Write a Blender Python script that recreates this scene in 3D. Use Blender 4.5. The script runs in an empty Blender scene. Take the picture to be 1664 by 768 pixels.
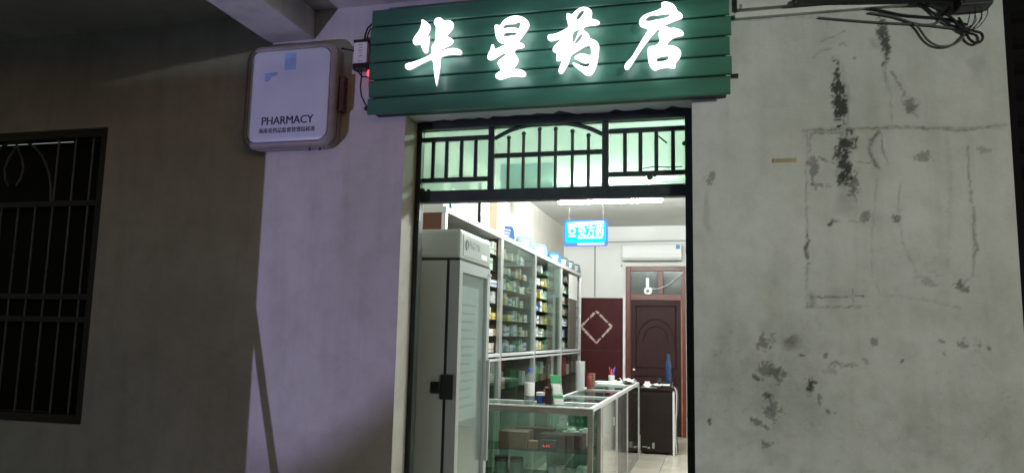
import bpy, bmesh, math, random
import numpy as np
from mathutils import Matrix, Vector

random.seed(7)
sc = bpy.context.scene
COL = sc.collection
R = math.radians

SKY_STRENGTH, SUN_ENERGY, TUBE, LETTER, SPOT, SPOT_SIZE = 0.21, 1.3, 380.0, 2.6, 420.0, 40
# ------------------------------------------------------------------ camera
cam_data = bpy.data.cameras.new('camera')
cam = bpy.data.objects.new('camera', cam_data)
COL.objects.link(cam)
PITCH, YAW, ROLL = R(7.45), R(14.9), R(1.24)
fw = Vector((-math.sin(YAW)*math.cos(PITCH), math.cos(YAW)*math.cos(PITCH), math.sin(PITCH)))
rt = Vector((math.cos(YAW), math.sin(YAW), 0))
up = rt.cross(fw)
cr, sr = math.cos(ROLL), math.sin(ROLL)
ir, iu = rt*cr + up*sr, up*cr - rt*sr
m = Matrix((ir, iu, -fw)).transposed().to_4x4()
m.translation = Vector((0.0, -3.6, 1.5))
cam.matrix_world = m
cam_data.sensor_width = 36.0
cam_data.lens = 26.72
cam_data.clip_start = 0.05
cam_data.clip_end = 500
sc.camera = cam

# ------------------------------------------------------------------ night sky and low street glow
world = bpy.data.worlds.new('World')
sc.world = world
world.use_nodes = True
wn = world.node_tree
sky = wn.nodes.new('ShaderNodeTexSky')
sky.sky_type = 'NISHITA'
sky.sun_disc = False
SUN_ELEV, SUN_AZ = R(1.5), R(145)          # weak low light from across the street, to the right
sky.sun_elevation = SUN_ELEV
sky.sun_rotation = SUN_AZ
sky.air_density = 1.0; sky.dust_density = 1.2; sky.ozone_density = 1.6
bg = wn.nodes['Background']
bg.inputs['Strength'].default_value = SKY_STRENGTH
wn.links.new(sky.outputs['Color'], bg.inputs['Color'])

sun_data = bpy.data.lights.new('sun', 'SUN')
sun_data.energy = SUN_ENERGY
sun_data.angle = R(5)
sun_data.color = (0.83, 1.0, 0.96)
sun = bpy.data.objects.new('sun', sun_data)
COL.objects.link(sun)
sdir = Vector((math.sin(SUN_AZ)*math.cos(SUN_ELEV), math.cos(SUN_AZ)*math.cos(SUN_ELEV), math.sin(SUN_ELEV)))
sun.rotation_euler = sdir.to_track_quat('Z', 'Y').to_euler()

sc.view_settings.view_transform = 'Standard'
sc.view_settings.look = 'None'
sc.view_settings.exposure = 0.0
sc.view_settings.gamma = 1.0
sc.view_settings.use_curve_mapping = False
sc.cycles.use_denoising = True
sc.cycles.max_bounces = 10
sc.cycles.diffuse_bounces = 5
sc.cycles.glossy_bounces = 5
sc.cycles.transparent_max_bounces = 40
sc.cycles.caustics_reflective = False
sc.cycles.caustics_refractive = False
sc.cycles.sample_clamp_indirect = 3.0

# ------------------------------------------------------------------ materials
def nodes_of(name):
    mt = bpy.data.materials.new(name)
    mt.use_nodes = True
    nt = mt.node_tree
    return mt, nt, nt.nodes['Principled BSDF']

def pbr(name, col, rough=0.5, metal=0.0, var=0.12, scale=6.0, bump=0.0, bscale=60.0, spec=0.5, stretch=(1, 1, 1)):
    """painted / cast surface: base colour varied by two noises, roughness varied, fine relief"""
    mt, nt, b = nodes_of(name)
    n, l = nt.nodes, nt.links
    tc = n.new('ShaderNodeTexCoord')
    mp = n.new('ShaderNodeMapping'); mp.inputs['Scale'].default_value = stretch
    l.new(tc.outputs['Object'], mp.inputs['Vector'])
    nz = n.new('ShaderNodeTexNoise'); nz.inputs['Scale'].default_value = scale; nz.inputs['Detail'].default_value = 6
    l.new(mp.outputs['Vector'], nz.inputs['Vector'])
    rp = n.new('ShaderNodeValToRGB')
    rp.color_ramp.elements[0].position = 0.3; rp.color_ramp.elements[1].position = 0.72
    rp.color_ramp.elements[0].color = tuple(c*(1-var) for c in col) + (1,)
    rp.color_ramp.elements[1].color = tuple(min(1, c*(1+var*0.6)) for c in col) + (1,)
    l.new(nz.outputs['Fac'], rp.inputs['Fac'])
    l.new(rp.outputs['Color'], b.inputs['Base Color'])
    mr = n.new('ShaderNodeMapRange')
    mr.inputs['To Min'].default_value = max(0.02, rough-0.08); mr.inputs['To Max'].default_value = min(1, rough+0.1)
    l.new(nz.outputs['Fac'], mr.inputs['Value']); l.new(mr.outputs['Result'], b.inputs['Roughness'])
    b.inputs['Metallic'].default_value = metal
    b.inputs['Specular IOR Level'].default_value = spec
    if bump:
        n2 = n.new('ShaderNodeTexNoise'); n2.inputs['Scale'].default_value = bscale; n2.inputs['Detail'].default_value = 4
        l.new(mp.outputs['Vector'], n2.inputs['Vector'])
        bp = n.new('ShaderNodeBump'); bp.inputs['Strength'].default_value = bump; bp.inputs['Distance'].default_value = 0.01
        l.new(n2.outputs['Fac'], bp.inputs['Height']); l.new(bp.outputs['Normal'], b.inputs['Normal'])
    return mt

def emit(name, col, strength):
    mt, nt, b = nodes_of(name)
    nt.nodes.remove(b)
    e = nt.nodes.new('ShaderNodeEmission')
    e.inputs['Color'].default_value = col + (1,); e.inputs['Strength'].default_value = strength
    nt.links.new(e.outputs['Emission'], nt.nodes['Material Output'].inputs['Surface'])
    return mt

def thin_glass(name, tint=(0.86, 0.95, 0.9), refl=0.05, rough=0.02, haze=0.0, hcol=(0.8, 0.9, 0.85)):
    """window glass without refraction: tinted see-through, fresnel gloss, optional diffuse haze"""
    mt, nt, b = nodes_of(name)
    n, l = nt.nodes, nt.links
    n.remove(b)
    tr = n.new('ShaderNodeBsdfTransparent'); tr.inputs['Color'].default_value = tint + (1,)
    gl = n.new('ShaderNodeBsdfGlossy'); gl.inputs['Roughness'].default_value = rough
    gl.inputs['Color'].default_value = (0.95, 1, 0.97, 1)
    fr = n.new('ShaderNodeLayerWeight'); fr.inputs['Blend'].default_value = 0.25
    mr = n.new('ShaderNodeMapRange'); mr.inputs['To Min'].default_value = refl; mr.inputs['To Max'].default_value = 0.4
    l.new(fr.outputs['Fresnel'], mr.inputs['Value'])
    mx = n.new('ShaderNodeMixShader')
    l.new(mr.outputs['Result'], mx.inputs['Fac']); l.new(tr.outputs[0], mx.inputs[1]); l.new(gl.outputs[0], mx.inputs[2])
    last = mx
    if haze:
        tc = n.new('ShaderNodeTexCoord'); nz = n.new('ShaderNodeTexNoise')
        nz.inputs['Scale'].default_value = 2.5; nz.inputs['Detail'].default_value = 3
        l.new(tc.outputs['Object'], nz.inputs['Vector'])
        m2 = n.new('ShaderNodeMapRange'); m2.inputs['From Min'].default_value = 0.3; m2.inputs['From Max'].default_value = 0.75
        m2.inputs['To Min'].default_value = haze*0.85; m2.inputs['To Max'].default_value = min(1, haze*1.15)
        l.new(nz.outputs['Fac'], m2.inputs['Value'])
        df = n.new('ShaderNodeBsdfDiffuse'); df.inputs['Color'].default_value = hcol + (1,)
        tl = n.new('ShaderNodeBsdfTranslucent'); tl.inputs['Color'].default_value = hcol + (1,)
        ad = n.new('ShaderNodeMixShader'); ad.inputs['Fac'].default_value = 0.6
        l.new(df.outputs[0], ad.inputs[1]); l.new(tl.outputs[0], ad.inputs[2])
        m3 = n.new('ShaderNodeMixShader')
        l.new(m2.outputs['Result'], m3.inputs['Fac']); l.new(mx.outputs[0], m3.inputs[1]); l.new(ad.outputs[0], m3.inputs[2])
        last = m3
    l.new(last.outputs[0], n['Material Output'].inputs['Surface'])
    return mt

def carton(name, base, band, lo=0.35, hi=0.6, rough=0.55):
    """printed cardboard: base colour with one coloured band and small print marks"""
    mt, nt, b = nodes_of(name)
    n, l = nt.nodes, nt.links
    tc = n.new('ShaderNodeTexCoord'); sp = n.new('ShaderNodeSeparateXYZ')
    l.new(tc.outputs['Generated'], sp.inputs[0])
    a = n.new('ShaderNodeMath'); a.operation = 'GREATER_THAN'; a.inputs[1].default_value = lo
    c = n.new('ShaderNodeMath'); c.operation = 'LESS_THAN'; c.inputs[1].default_value = hi
    l.new(sp.outputs['Z'], a.inputs[0]); l.new(sp.outputs['Z'], c.inputs[0])
    mu = n.new('ShaderNodeMath'); mu.operation = 'MULTIPLY'
    l.new(a.outputs[0], mu.inputs[0]); l.new(c.outputs[0], mu.inputs[1])
    mx = n.new('ShaderNodeMix'); mx.data_type = 'RGBA'
    mx.inputs['A'].default_value = base + (1,); mx.inputs['B'].default_value = band + (1,)
    l.new(mu.outputs[0], mx.inputs['Factor'])
    nz = n.new('ShaderNodeTexNoise'); nz.inputs['Scale'].default_value = 9
    l.new(tc.outputs['Generated'], nz.inputs['Vector'])
    rp = n.new('ShaderNodeValToRGB'); rp.color_ramp.elements[0].position = 0.28; rp.color_ramp.elements[1].position = 0.45
    rp.color_ramp.elements[0].color = (0.45, 0.45, 0.5, 1); rp.color_ramp.elements[1].color = (1, 1, 1, 1)
    l.new(nz.outputs['Fac'], rp.inputs['Fac'])
    m2 = n.new('ShaderNodeMix'); m2.data_type = 'RGBA'; m2.blend_type = 'MULTIPLY'; m2.inputs['Factor'].default_value = 0.7
    l.new(mx.outputs['Result'], m2.inputs['A']); l.new(rp.outputs['Color'], m2.inputs['B'])
    l.new(m2.outputs['Result'], b.inputs['Base Color'])
    b.inputs['Roughness'].default_value = rough
    return mt

def plaster():
    """old whitewashed render: blotches, grime specks, hairline relief; mould from the painted-on stain map"""
    mt, nt, b = nodes_of('whitewashed_plaster')
    n, l = nt.nodes, nt.links
    tc = n.new('ShaderNodeTexCoord')
    def noise(scale, detail=6, rough=0.55, vec=None):
        z = n.new('ShaderNodeTexNoise'); z.inputs['Scale'].default_value = scale
        z.inputs['Detail'].default_value = detail; z.inputs['Roughness'].default_value = rough
        l.new(vec or tc.outputs['Object'], z.inputs['Vector'])
        return z
    def ramp(src, p0, p1, c0, c1):
        r = n.new('ShaderNodeValToRGB')
        r.color_ramp.elements[0].position = p0; r.color_ramp.elements[1].position = p1
        r.color_ramp.elements[0].color = c0 + (1,); r.color_ramp.elements[1].color = c1 + (1,)
        l.new(src, r.inputs['Fac']); return r
    def mixc(a, bcol, fac=1.0, mode='MULTIPLY'):
        x = n.new('ShaderNodeMix'); x.data_type = 'RGBA'; x.blend_type = mode
        l.new(a, x.inputs['A'])
        if isinstance(bcol, tuple): x.inputs['B'].default_value = bcol + (1,)
        else: l.new(bcol, x.inputs['B'])
        if isinstance(fac, float): x.inputs['Factor'].default_value = fac
        else: l.new(fac, x.inputs['Factor'])
        return x.outputs['Result']
    big = noise(1.3, 5)
    c = ramp(big.outputs['Fac'], 0.28, 0.68, (0.47, 0.475, 0.435), (0.63, 0.63, 0.60)).outputs['Color']
    mid = noise(7, 8, 0.65)
    c = mixc(c, ramp(mid.outputs['Fac'], 0.3, 0.55, (0.87, 0.865, 0.85), (1, 1, 1)).outputs['Color'])
    # run-down streaks (stretched vertically)
    mp = n.new('ShaderNodeMapping'); mp.inputs['Scale'].default_value = (9, 9, 0.8)
    l.new(tc.outputs['Object'], mp.inputs['Vector'])
    st = noise(1.0, 5, 0.6, mp.outputs['Vector'])
    c = mixc(c, ramp(st.outputs['Fac'], 0.25, 0.5, (0.88, 0.875, 0.85), (1, 1, 1)).outputs['Color'])
    # grime specks
    sp = noise(38, 3, 0.5)
    c = mixc(c, ramp(sp.outputs['Fac'], 0.20, 0.27, (0.4, 0.39, 0.36), (1, 1, 1)).outputs['Color'], 0.5)
    # mould, from the stain attribute broken up by fine noise
    at = n.new('ShaderNodeAttribute'); at.attribute_name = 'stain'
    c = mixc(c, (0.035, 0.037, 0.033), at.outputs['Fac'], 'MIX')
    l.new(c, b.inputs['Base Color'])
    b.inputs['Roughness'].default_value = 0.85
    b.inputs['Specular IOR Level'].default_value = 0.25
    rel = noise(26, 7, 0.6); trowel = noise(5, 4, 0.5)
    ad = n.new('ShaderNodeMath'); ad.operation = 'MULTIPLY_ADD'; ad.inputs[1].default_value = 2.2
    l.new(trowel.outputs['Fac'], ad.inputs[0]); l.new(rel.outputs['Fac'], ad.inputs[2])
    bp = n.new('ShaderNodeBump'); bp.inputs['Strength'].default_value = 0.22; bp.inputs['Distance'].default_value = 0.014
    l.new(ad.outputs[0], bp.inputs['Height']); l.new(bp.outputs['Normal'], b.inputs['Normal'])
    return mt

M = {}
M['plaster'] = plaster()
M['in_wall'] = pbr('interior_white_paint', (0.74, 0.75, 0.73), 0.7, var=0.06, scale=1.5, bump=0.05)
M['in_wall_old'] = pbr('yellowed_wall_paper', (0.58, 0.56, 0.50), 0.75, var=0.14, scale=5, bump=0.1, stretch=(1, 5, 0.4))
M['tan'] = pbr('tan_skirting', (0.42, 0.27, 0.12), 0.45, var=0.2)
M['tile'] = pbr('cream_floor_tile', (0.70, 0.64, 0.54), 0.22, var=0.10, scale=3)
M['grout'] = pbr('tile_grout', (0.16, 0.14, 0.12), 0.9)
M['concrete'] = pbr('pavement_concrete', (0.30, 0.30, 0.28), 0.85, var=0.25, scale=4, bump=0.2)
M['asphalt'] = pbr('asphalt', (0.05, 0.05, 0.052), 0.9, var=0.3, scale=12, bump=0.3)
M['green'] = pbr('green_lacquered_plank', (0.042, 0.165, 0.105), 0.38, var=0.24, scale=4, bump=0.05, bscale=25, stretch=(0.6, 1, 4))
M['groove'] = pbr('dark_green_backing', (0.012, 0.04, 0.03), 0.6)
M['letter'] = emit('lit_letter_white', (1.0, 0.93, 1.0), LETTER)
M['letter_side'] = emit('lit_letter_edge', (0.90, 0.90, 1.0), 0.35)
M['letter_back'] = emit('lit_letter_back_glow', (0.97, 0.86, 1.0), 4.5)
M['iron'] = pbr('black_painted_iron', (0.010, 0.021, 0.017), 0.5, var=0.5, scale=20, bump=0.25, bscale=80)
M['pane'] = thin_glass('green_tinted_transom_glass', (0.74, 0.88, 0.79), 0.03, 0.08, 0.30, (0.70, 0.90, 0.76))
M['sheet'] = thin_glass('thin_backlit_paper', (0.72, 0.80, 0.80), 0.0, 0.5, 0.30, (0.5, 0.6, 0.6))
M['glass'] = thin_glass('clear_display_glass', (0.90, 0.965, 0.935), 0.06, 0.015)
M['glass_hazy'] = thin_glass('hazed_cabinet_glass', (0.90, 0.96, 0.93), 0.05, 0.03, 0.03, (0.66, 0.80, 0.74))  # diffuse haze mixed in to imitate pale reflections on the doors
M['glass_fridge'] = thin_glass('cooler_door_glass', (0.86, 0.92, 0.91), 0.18, 0.02, 0.16, (0.56, 0.64, 0.63))
M['shelf_glass'] = thin_glass('green_edged_shelf_glass', (0.45, 0.58, 0.51), 0.06, 0.03, 0.10, (0.25, 0.33, 0.28))
M['alu'] = pbr('brushed_aluminium', (0.70, 0.71, 0.70), 0.36, metal=0.85, var=0.1, scale=20)
M['alu_white'] = pbr('white_aluminium_rail', (0.74, 0.75, 0.74), 0.4, metal=0.1, var=0.08)
M['mirror'] = pbr('polished_steel_panel', (0.84, 0.84, 0.80), 0.045, metal=1.0, var=0.05, scale=2)
M['dark_panel'] = pbr('dark_sliding_panel', (0.05, 0.05, 0.045), 0.15, var=0.2)
M['fridge'] = pbr('cooler_grey_enamel', (0.40, 0.44, 0.41), 0.35, var=0.07, scale=2, bump=0.04, bscale=150)
M['fridge_trim'] = pbr('cooler_silver_trim', (0.36, 0.39, 0.38), 0.35, metal=0.3, var=0.06)
M['fridge_in'] = pbr('cooler_white_liner', (0.78, 0.80, 0.79), 0.5, var=0.05)
M['rubber'] = pbr('black_rubber', (0.012, 0.012, 0.012), 0.6)
M['blackp'] = pbr('black_plastic', (0.014, 0.014, 0.016), 0.35)
M['greyp'] = pbr('grey_plastic', (0.30, 0.31, 0.30), 0.5)
M['whitep'] = pbr('white_plastic', (0.78, 0.79, 0.78), 0.35, var=0.05)
M['boxshell'] = pbr('weathered_cream_plastic', (0.30, 0.29, 0.265), 0.5, var=0.3, scale=7, bump=0.06)
M['boxface'] = pbr('milky_acrylic_sheet', (0.62, 0.68, 0.76), 0.35, var=0.12, scale=3)
M['faded_blue'] = pbr('faded_blue_film', (0.30, 0.47, 0.74), 0.5, var=0.25, scale=14)
M['navy'] = pbr('navy_print', (0.025, 0.03, 0.08), 0.6)
M['rust'] = pbr('rusty_steel', (0.10, 0.045, 0.025), 0.85, var=0.6, scale=30, bump=0.3)
M['red_led'] = emit('red_pilot_light', (1.0, 0.03, 0.04), 5.0)
M['steel_bar'] = pbr('grey_steel_bar', (0.19, 0.19, 0.195), 0.45, metal=0.5, var=0.3, scale=30)
M['window_frame'] = pbr('dark_bronze_frame', (0.030, 0.028, 0.026), 0.5, var=0.3)
M['dark_glass'] = pbr('dark_window_glass', (0.005, 0.005, 0.006), 0.4, spec=0.1)
M['darkroom'] = pbr('unlit_room_paint', (0.03, 0.03, 0.03), 0.9)
M['maroon'] = pbr('maroon_door_paint', (0.052, 0.008, 0.010), 0.5, var=0.25, scale=5, bump=0.05, spec=0.15)
M['red_frame'] = pbr('red_brown_frame', (0.12, 0.022, 0.014), 0.4, var=0.25, scale=8)
M['darkwood'] = pbr('dark_brown_wood', (0.034, 0.014, 0.014), 0.5, var=0.3, scale=5, spec=0.15, stretch=(4, 1, 0.6), bump=0.05)
M['orange_edge'] = pbr('orange_door_edge', (0.36, 0.13, 0.05), 0.5, var=0.3)
M['desk'] = pbr('black_brown_laminate', (0.014, 0.009, 0.007), 0.5, var=0.25, spec=0.15)
M['cord'] = pbr('black_cord', (0.015, 0.015, 0.015), 0.55)
M['cord_grey'] = pbr('grey_cord', (0.10, 0.10, 0.095), 0.6)
M['cord_white'] = pbr('white_cord', (0.60, 0.60, 0.58), 0.5)
M['trunk'] = pbr('aged_white_trunking', (0.72, 0.71, 0.66), 0.5, var=0.18)
M['paper'] = pbr('white_paper', (0.80, 0.80, 0.77), 0.7, var=0.06)
M['oldpaper'] = pbr('yellowed_paper_tape', (0.42, 0.34, 0.19), 0.8, var=0.3, scale=30)
M['brown_board'] = pbr('brown_hardboard', (0.115, 0.035, 0.020), 0.6, var=0.2)
M['cardboard'] = pbr('brown_cardboard', (0.42, 0.29, 0.16), 0.75, var=0.12)
M['woodbox'] = pbr('brown_box_paint', (0.20, 0.10, 0.06), 0.5, var=0.2)
M['maroon_box'] = pbr('dark_red_box', (0.075, 0.016, 0.022), 0.45, var=0.2)
M['tan_box'] = pbr('copper_box', (0.36, 0.17, 0.10), 0.5, var=0.15)
M['sign_green'] = pbr('green_notice_plate', (0.01, 0.12, 0.055), 0.4, var=0.1)
M['lime'] = pbr('bright_green_plastic', (0.10, 0.50, 0.06), 0.4, var=0.15)
M['green_print'] = pbr('green_print', (0.05, 0.34, 0.13), 0.5)
M['leaflet'] = pbr('pale_green_leaflet', (0.55, 0.72, 0.55), 0.5, var=0.2, scale=40)
M['blue_p'] = pbr('blue_plastic', (0.03, 0.12, 0.55), 0.35)
M['blue_plate'] = pbr('sky_blue_plate', (0.025, 0.14, 0.46), 0.5, var=0.12)
M['pale_plate'] = pbr('pale_blue_plate', (0.06, 0.20, 0.46), 0.5, var=0.15)
M['ac'] = pbr('glossy_white_plastic', (0.78, 0.79, 0.78), 0.06, var=0.02)
M['flask'] = pbr('dark_blue_flask', (0.02, 0.05, 0.13), 0.2)
M['dull_red'] = pbr('dull_red_print', (0.25, 0.03, 0.03), 0.5)
M['bag'] = pbr('pale_grey_plastic', (0.55, 0.60, 0.62), 0.4)
M['grey_plate'] = pbr('grey_plate', (0.13, 0.17, 0.18), 0.3, var=0.15)
M['red_p'] = pbr('red_plastic', (0.50, 0.04, 0.04), 0.4)
M['pink_p'] = pbr('pink_plastic', (0.70, 0.10, 0.30), 0.4)
M['water'] = thin_glass('clear_bottle_plastic', (0.90, 0.93, 0.95), 0.10, 0.05, 0.08, (0.9, 0.9, 0.92))
M['amber'] = pbr('dark_brown_glass', (0.030, 0.014, 0.010), 0.15)
M['tube'] = emit('fluorescent_tube', (0.95, 1.0, 0.97), TUBE)
M['blue_lit'] = emit('lit_blue_panel', (0.03, 0.55, 0.95), 1.3)
M['violet_lit'] = emit('lit_violet_border', (0.20, 0.32, 0.90), 1.1)
M['cyan_lit'] = emit('lit_cyan_panel', (0.02, 0.80, 0.90), 1.3)
M['white_lit'] = emit('lit_white_print', (0.95, 1.0, 1.0), 1.8)
M['lens'] = emit('headlamp_lens', (0.78, 0.70, 1.0), 30.0)
M['bamboo'] = pbr('bamboo_pole', (0.38, 0.28, 0.13), 0.5, var=0.2)
M['dark_post'] = pbr('dark_brown_shutter_paint', (0.005, 0.004, 0.004), 0.7, var=0.3, spec=0.08)
M['alu_dark'] = pbr('dark_aluminium', (0.20, 0.185, 0.16), 0.4, metal=0.5, var=0.2)  # for the counter's front rail and posts, darker than its top rails
M['green_back'] = thin_glass('green_frosted_fill_glass', (0.76, 0.86, 0.78), 0.05, 0.06, 0.12, (0.55, 0.72, 0.60))
M['lower_board'] = pbr('brightened_back_board', (0.62, 0.62, 0.54), 0.6, var=0.15)
M['murky'] = pbr('dusty_green_grey_card', (0.20, 0.28, 0.22), 0.6, var=0.25, scale=12)

# ------------------------------------------------------------------ mesh and object helpers
ORG = {}

class MB:
    def __init__(self):
        self.v, self.f = [], []
    def quad(self, *p):
        i = len(self.v); self.v += [tuple(q) for q in p]; self.f.append(tuple(range(i, i+len(p)))); return self
    def box(self, x0, x1, y0, y1, z0, z1):
        i = len(self.v)
        self.v += [(x0,y0,z0),(x1,y0,z0),(x1,y1,z0),(x0,y1,z0),(x0,y0,z1),(x1,y0,z1),(x1,y1,z1),(x0,y1,z1)]
        for q in ((0,3,2,1),(4,5,6,7),(0,1,5,4),(1,2,6,5),(2,3,7,6),(3,0,4,7)):
            self.f.append(tuple(i+k for k in q))
        return self
    def tube(self, pts, r, n=8, closed=False):
        pts = [Vector(p) for p in pts]; N = len(pts); i0 = len(self.v)
        prev = None
        for k, p in enumerate(pts):
            if closed: t = pts[(k+1) % N] - pts[k-1]
            else: t = pts[min(k+1, N-1)] - pts[max(k-1, 0)]
            t.normalize()
            if prev is None:
                a = Vector((0,0,1)) if abs(t.z) < 0.9 else Vector((1,0,0))
                u = t.cross(a).normalized()
            else:
                u = (prev - t*prev.dot(t)).normalized()
            prev = u
            w = t.cross(u)
            rr = r[k] if isinstance(r, (list, tuple)) else r
            for j in range(n):
                a = 2*math.pi*j/n
                self.v.append(tuple(p + u*(rr*math.cos(a)) + w*(rr*math.sin(a))))
        segs = N if closed else N-1
        for k in range(segs):
            for j in range(n):
                a = i0+k*n+j; b = i0+k*n+(j+1) % n
                c = i0+((k+1) % N)*n+(j+1) % n; d = i0+((k+1) % N)*n+j
                self.f.append((a, b, c, d))
        if not closed:
            self.f.append(tuple(i0+j for j in range(n))[::-1])
            self.f.append(tuple(i0+(N-1)*n+j for j in range(n)))
        return self
    def lathe(self, prof, c, n=16):
        i0 = len(self.v)
        for r, z in prof:
            for j in range(n):
                a = 2*math.pi*j/n
                self.v.append((c[0]+r*math.cos(a), c[1]+r*math.sin(a), c[2]+z))
        for k in range(len(prof)-1):
            for j in range(n):
                self.f.append((i0+k*n+j, i0+k*n+(j+1) % n, i0+(k+1)*n+(j+1) % n, i0+(k+1)*n+j))
        self.f.append(tuple(i0+j for j in range(n))[::-1])
        self.f.append(tuple(i0+(len(prof)-1)*n+j for j in range(n)))
        return self
    def prism(self, poly, axis, a, b):
        """poly of 2D points extruded along axis: 'x' -> (y,z), 'y' -> (x,z), 'z' -> (x,y)"""
        def at(p, t):
            return {'x': (t, p[0], p[1]), 'y': (p[0], t, p[1]), 'z': (p[0], p[1], t)}[axis]
        i = len(self.v); n = len(poly)
        self.v += [at(p, a) for p in poly] + [at(p, b) for p in poly]
        self.f.append(tuple(i+k for k in range(n))); self.f.append(tuple(i+n+k for k in range(n))[::-1])
        for k in range(n):
            self.f.append((i+k, i+n+k, i+n+(k+1) % n, i+(k+1) % n))
        return self
    def build(self, name, mat, parent=None, bevel=0.0, smooth=False):
        me = bpy.data.meshes.new(name)
        if parent is None:
            xs, ys, zs = zip(*self.v)
            o0 = Vector(((min(xs)+max(xs))/2, (min(ys)+max(ys))/2, min(zs)))
        else:
            o0 = ORG[parent.name]
        me.from_pydata([(x-o0.x, y-o0.y, z-o0.z) for x, y, z in self.v], [], self.f)
        bm = bmesh.new(); bm.from_mesh(me)
        bmesh.ops.recalc_face_normals(bm, faces=bm.faces)
        if bevel:
            ed = [e for e in bm.edges if len(e.link_faces) == 2 and e.calc_face_angle(0) > 0.6]
            bmesh.ops.bevel(bm, geom=ed, offset=bevel, segments=2, affect='EDGES', profile=0.6)
        bm.to_mesh(me); bm.free()
        if smooth:
            for p in me.polygons: p.use_smooth = True
            try: me.set_sharp_from_angle(angle=R(40))
            except Exception: pass
        me.materials.append(M[mat] if isinstance(mat, str) else mat)
        o = bpy.data.objects.new(name, me); COL.objects.link(o)
        if parent is None:
            o.location = o0
        else:
            o.parent = parent
        ORG[o.name] = o0
        return o

def tag(o, label=None, cat=None, group=None, kind=None):
    if label: o['label'] = label
    if cat: o['category'] = cat
    if group: o['group'] = group
    if kind: o['kind'] = kind
    return o

def thing(name, loc, label, cat, group=None):
    o = bpy.data.objects.new(name, None); COL.objects.link(o)
    o.empty_display_size = 0.1
    o.location = loc
    ORG[o.name] = Vector(loc)
    return tag(o, label, cat, group)

def B(*a): return MB().box(*a)

def rrect(x0, x1, z0, z1, r, n=6):
    pts = []
    for cx, cz, a0 in ((x1-r, z1-r, 0), (x0+r, z1-r, 90), (x0+r, z0+r, 180), (x1-r, z0+r, 270)):
        for k in range(n+1):
            a = R(a0+90*k/n); pts.append((cx+r*math.cos(a), cz+r*math.sin(a)))
    return pts

def curve_mesh(name, polys, extrude, frame, mat, parent, chaikin=1, mat_side=None, offset=0.0):
    """filled outline (with holes) extruded; frame(x, y, d) -> world position"""
    cu = bpy.data.curves.new(name, 'CURVE'); cu.dimensions = '2D'; cu.fill_mode = 'BOTH'; cu.extrude = extrude; cu.offset = offset
    for poly in polys:
        p = poly
        for _ in range(chaikin):
            q = []
            for k in range(len(p)):
                a, b = p[k], p[(k+1) % len(p)]
                q += [(0.75*a[0]+0.25*b[0], 0.75*a[1]+0.25*b[1]), (0.25*a[0]+0.75*b[0], 0.25*a[1]+0.75*b[1])]
            p = q
        s = cu.splines.new('POLY'); s.points.add(len(p)-1); s.use_cyclic_u = True
        for k, (x, y) in enumerate(p): s.points[k].co = (x, y, 0, 1)
    return _curve_to(cu, name, frame, mat, parent, mat_side)

def text_mesh(name, s, size, frame, mat, parent, width=None, bold=0.0, thicken=0):
    """lettering; frame maps text plane (x right, y up, d out) to the world; origin at the left end of the baseline"""
    cu = bpy.data.curves.new(name, 'FONT'); cu.body = s; cu.size = size; cu.extrude = 0.0006; cu.offset = bold
    cu.resolution_u = 3
    o = _curve_to(cu, name, frame, mat, parent, None, width)
    if thicken:                      # heavier strokes: the same outline laid down again a hair to the side
        me = o.data; bm = bmesh.new(); bm.from_mesh(me)
        bm.verts.ensure_lookup_table(); bm.edges.ensure_lookup_table(); bm.faces.ensure_lookup_table()
        for k in range(1, thicken+1):
            g = bmesh.ops.duplicate(bm, geom=bm.verts[:len(me.vertices)]+bm.edges[:len(me.edges)]+bm.faces[:len(me.polygons)])
            bmesh.ops.translate(bm, verts=[v for v in g['geom'] if isinstance(v, bmesh.types.BMVert)], vec=(0.0012*k, -0.00025*k, 0))
            bm.verts.ensure_lookup_table(); bm.edges.ensure_lookup_table(); bm.faces.ensure_lookup_table()
        bm.to_mesh(me); bm.free()
    return o

def _curve_to(cu, name, frame, mat, parent, mat_side=None, width=None):
    t = bpy.data.objects.new(name+'_tmp', cu); COL.objects.link(t)
    dg = bpy.context.evaluated_depsgraph_get(); dg.update()
    me = bpy.data.meshes.new_from_object(t.evaluated_get(dg))
    bpy.data.objects.remove(t)
    o0 = ORG[parent.name]
    co = np.zeros(len(me.vertices)*3); me.vertices.foreach_get('co', co); co = co.reshape(-1, 3)
    k = 1.0
    if width and len(co):
        k = width/(co[:, 0].max()-co[:, 0].min()); co[:, 0] -= co[:, 0].min()
    w = np.array([tuple(Vector(frame(x*k if width else x, y, d))-o0) for x, y, d in co])
    me.vertices.foreach_set('co', w.ravel()); me.update()
    bm = bmesh.new(); bm.from_mesh(me); bmesh.ops.remove_doubles(bm, verts=bm.verts, dist=1e-5)
    bmesh.ops.recalc_face_normals(bm, faces=bm.faces); bm.to_mesh(me); bm.free()
    me.materials.clear(); me.materials.append(M[mat])
    if mat_side:
        me.materials.append(M[mat_side]); me.materials.append(M['letter_back'])
        for p in me.polygons:
            if abs(p.normal.y) < 0.5: p.material_index = 1
            elif p.normal.y > 0.5: p.material_index = 2
    me.name = name
    o = bpy.data.objects.new(name, me); COL.objects.link(o); o.parent = parent
    ORG[o.name] = o0
    return o

front = lambda x0, y, z0: (lambda x, h, d: (x0+x, y-d, z0+h))      # facing the street (-Y)
side = lambda x, y0, z0: (lambda u, h, d: (x+d, y0+u, z0+h))       # facing +X, reading along +Y

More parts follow.
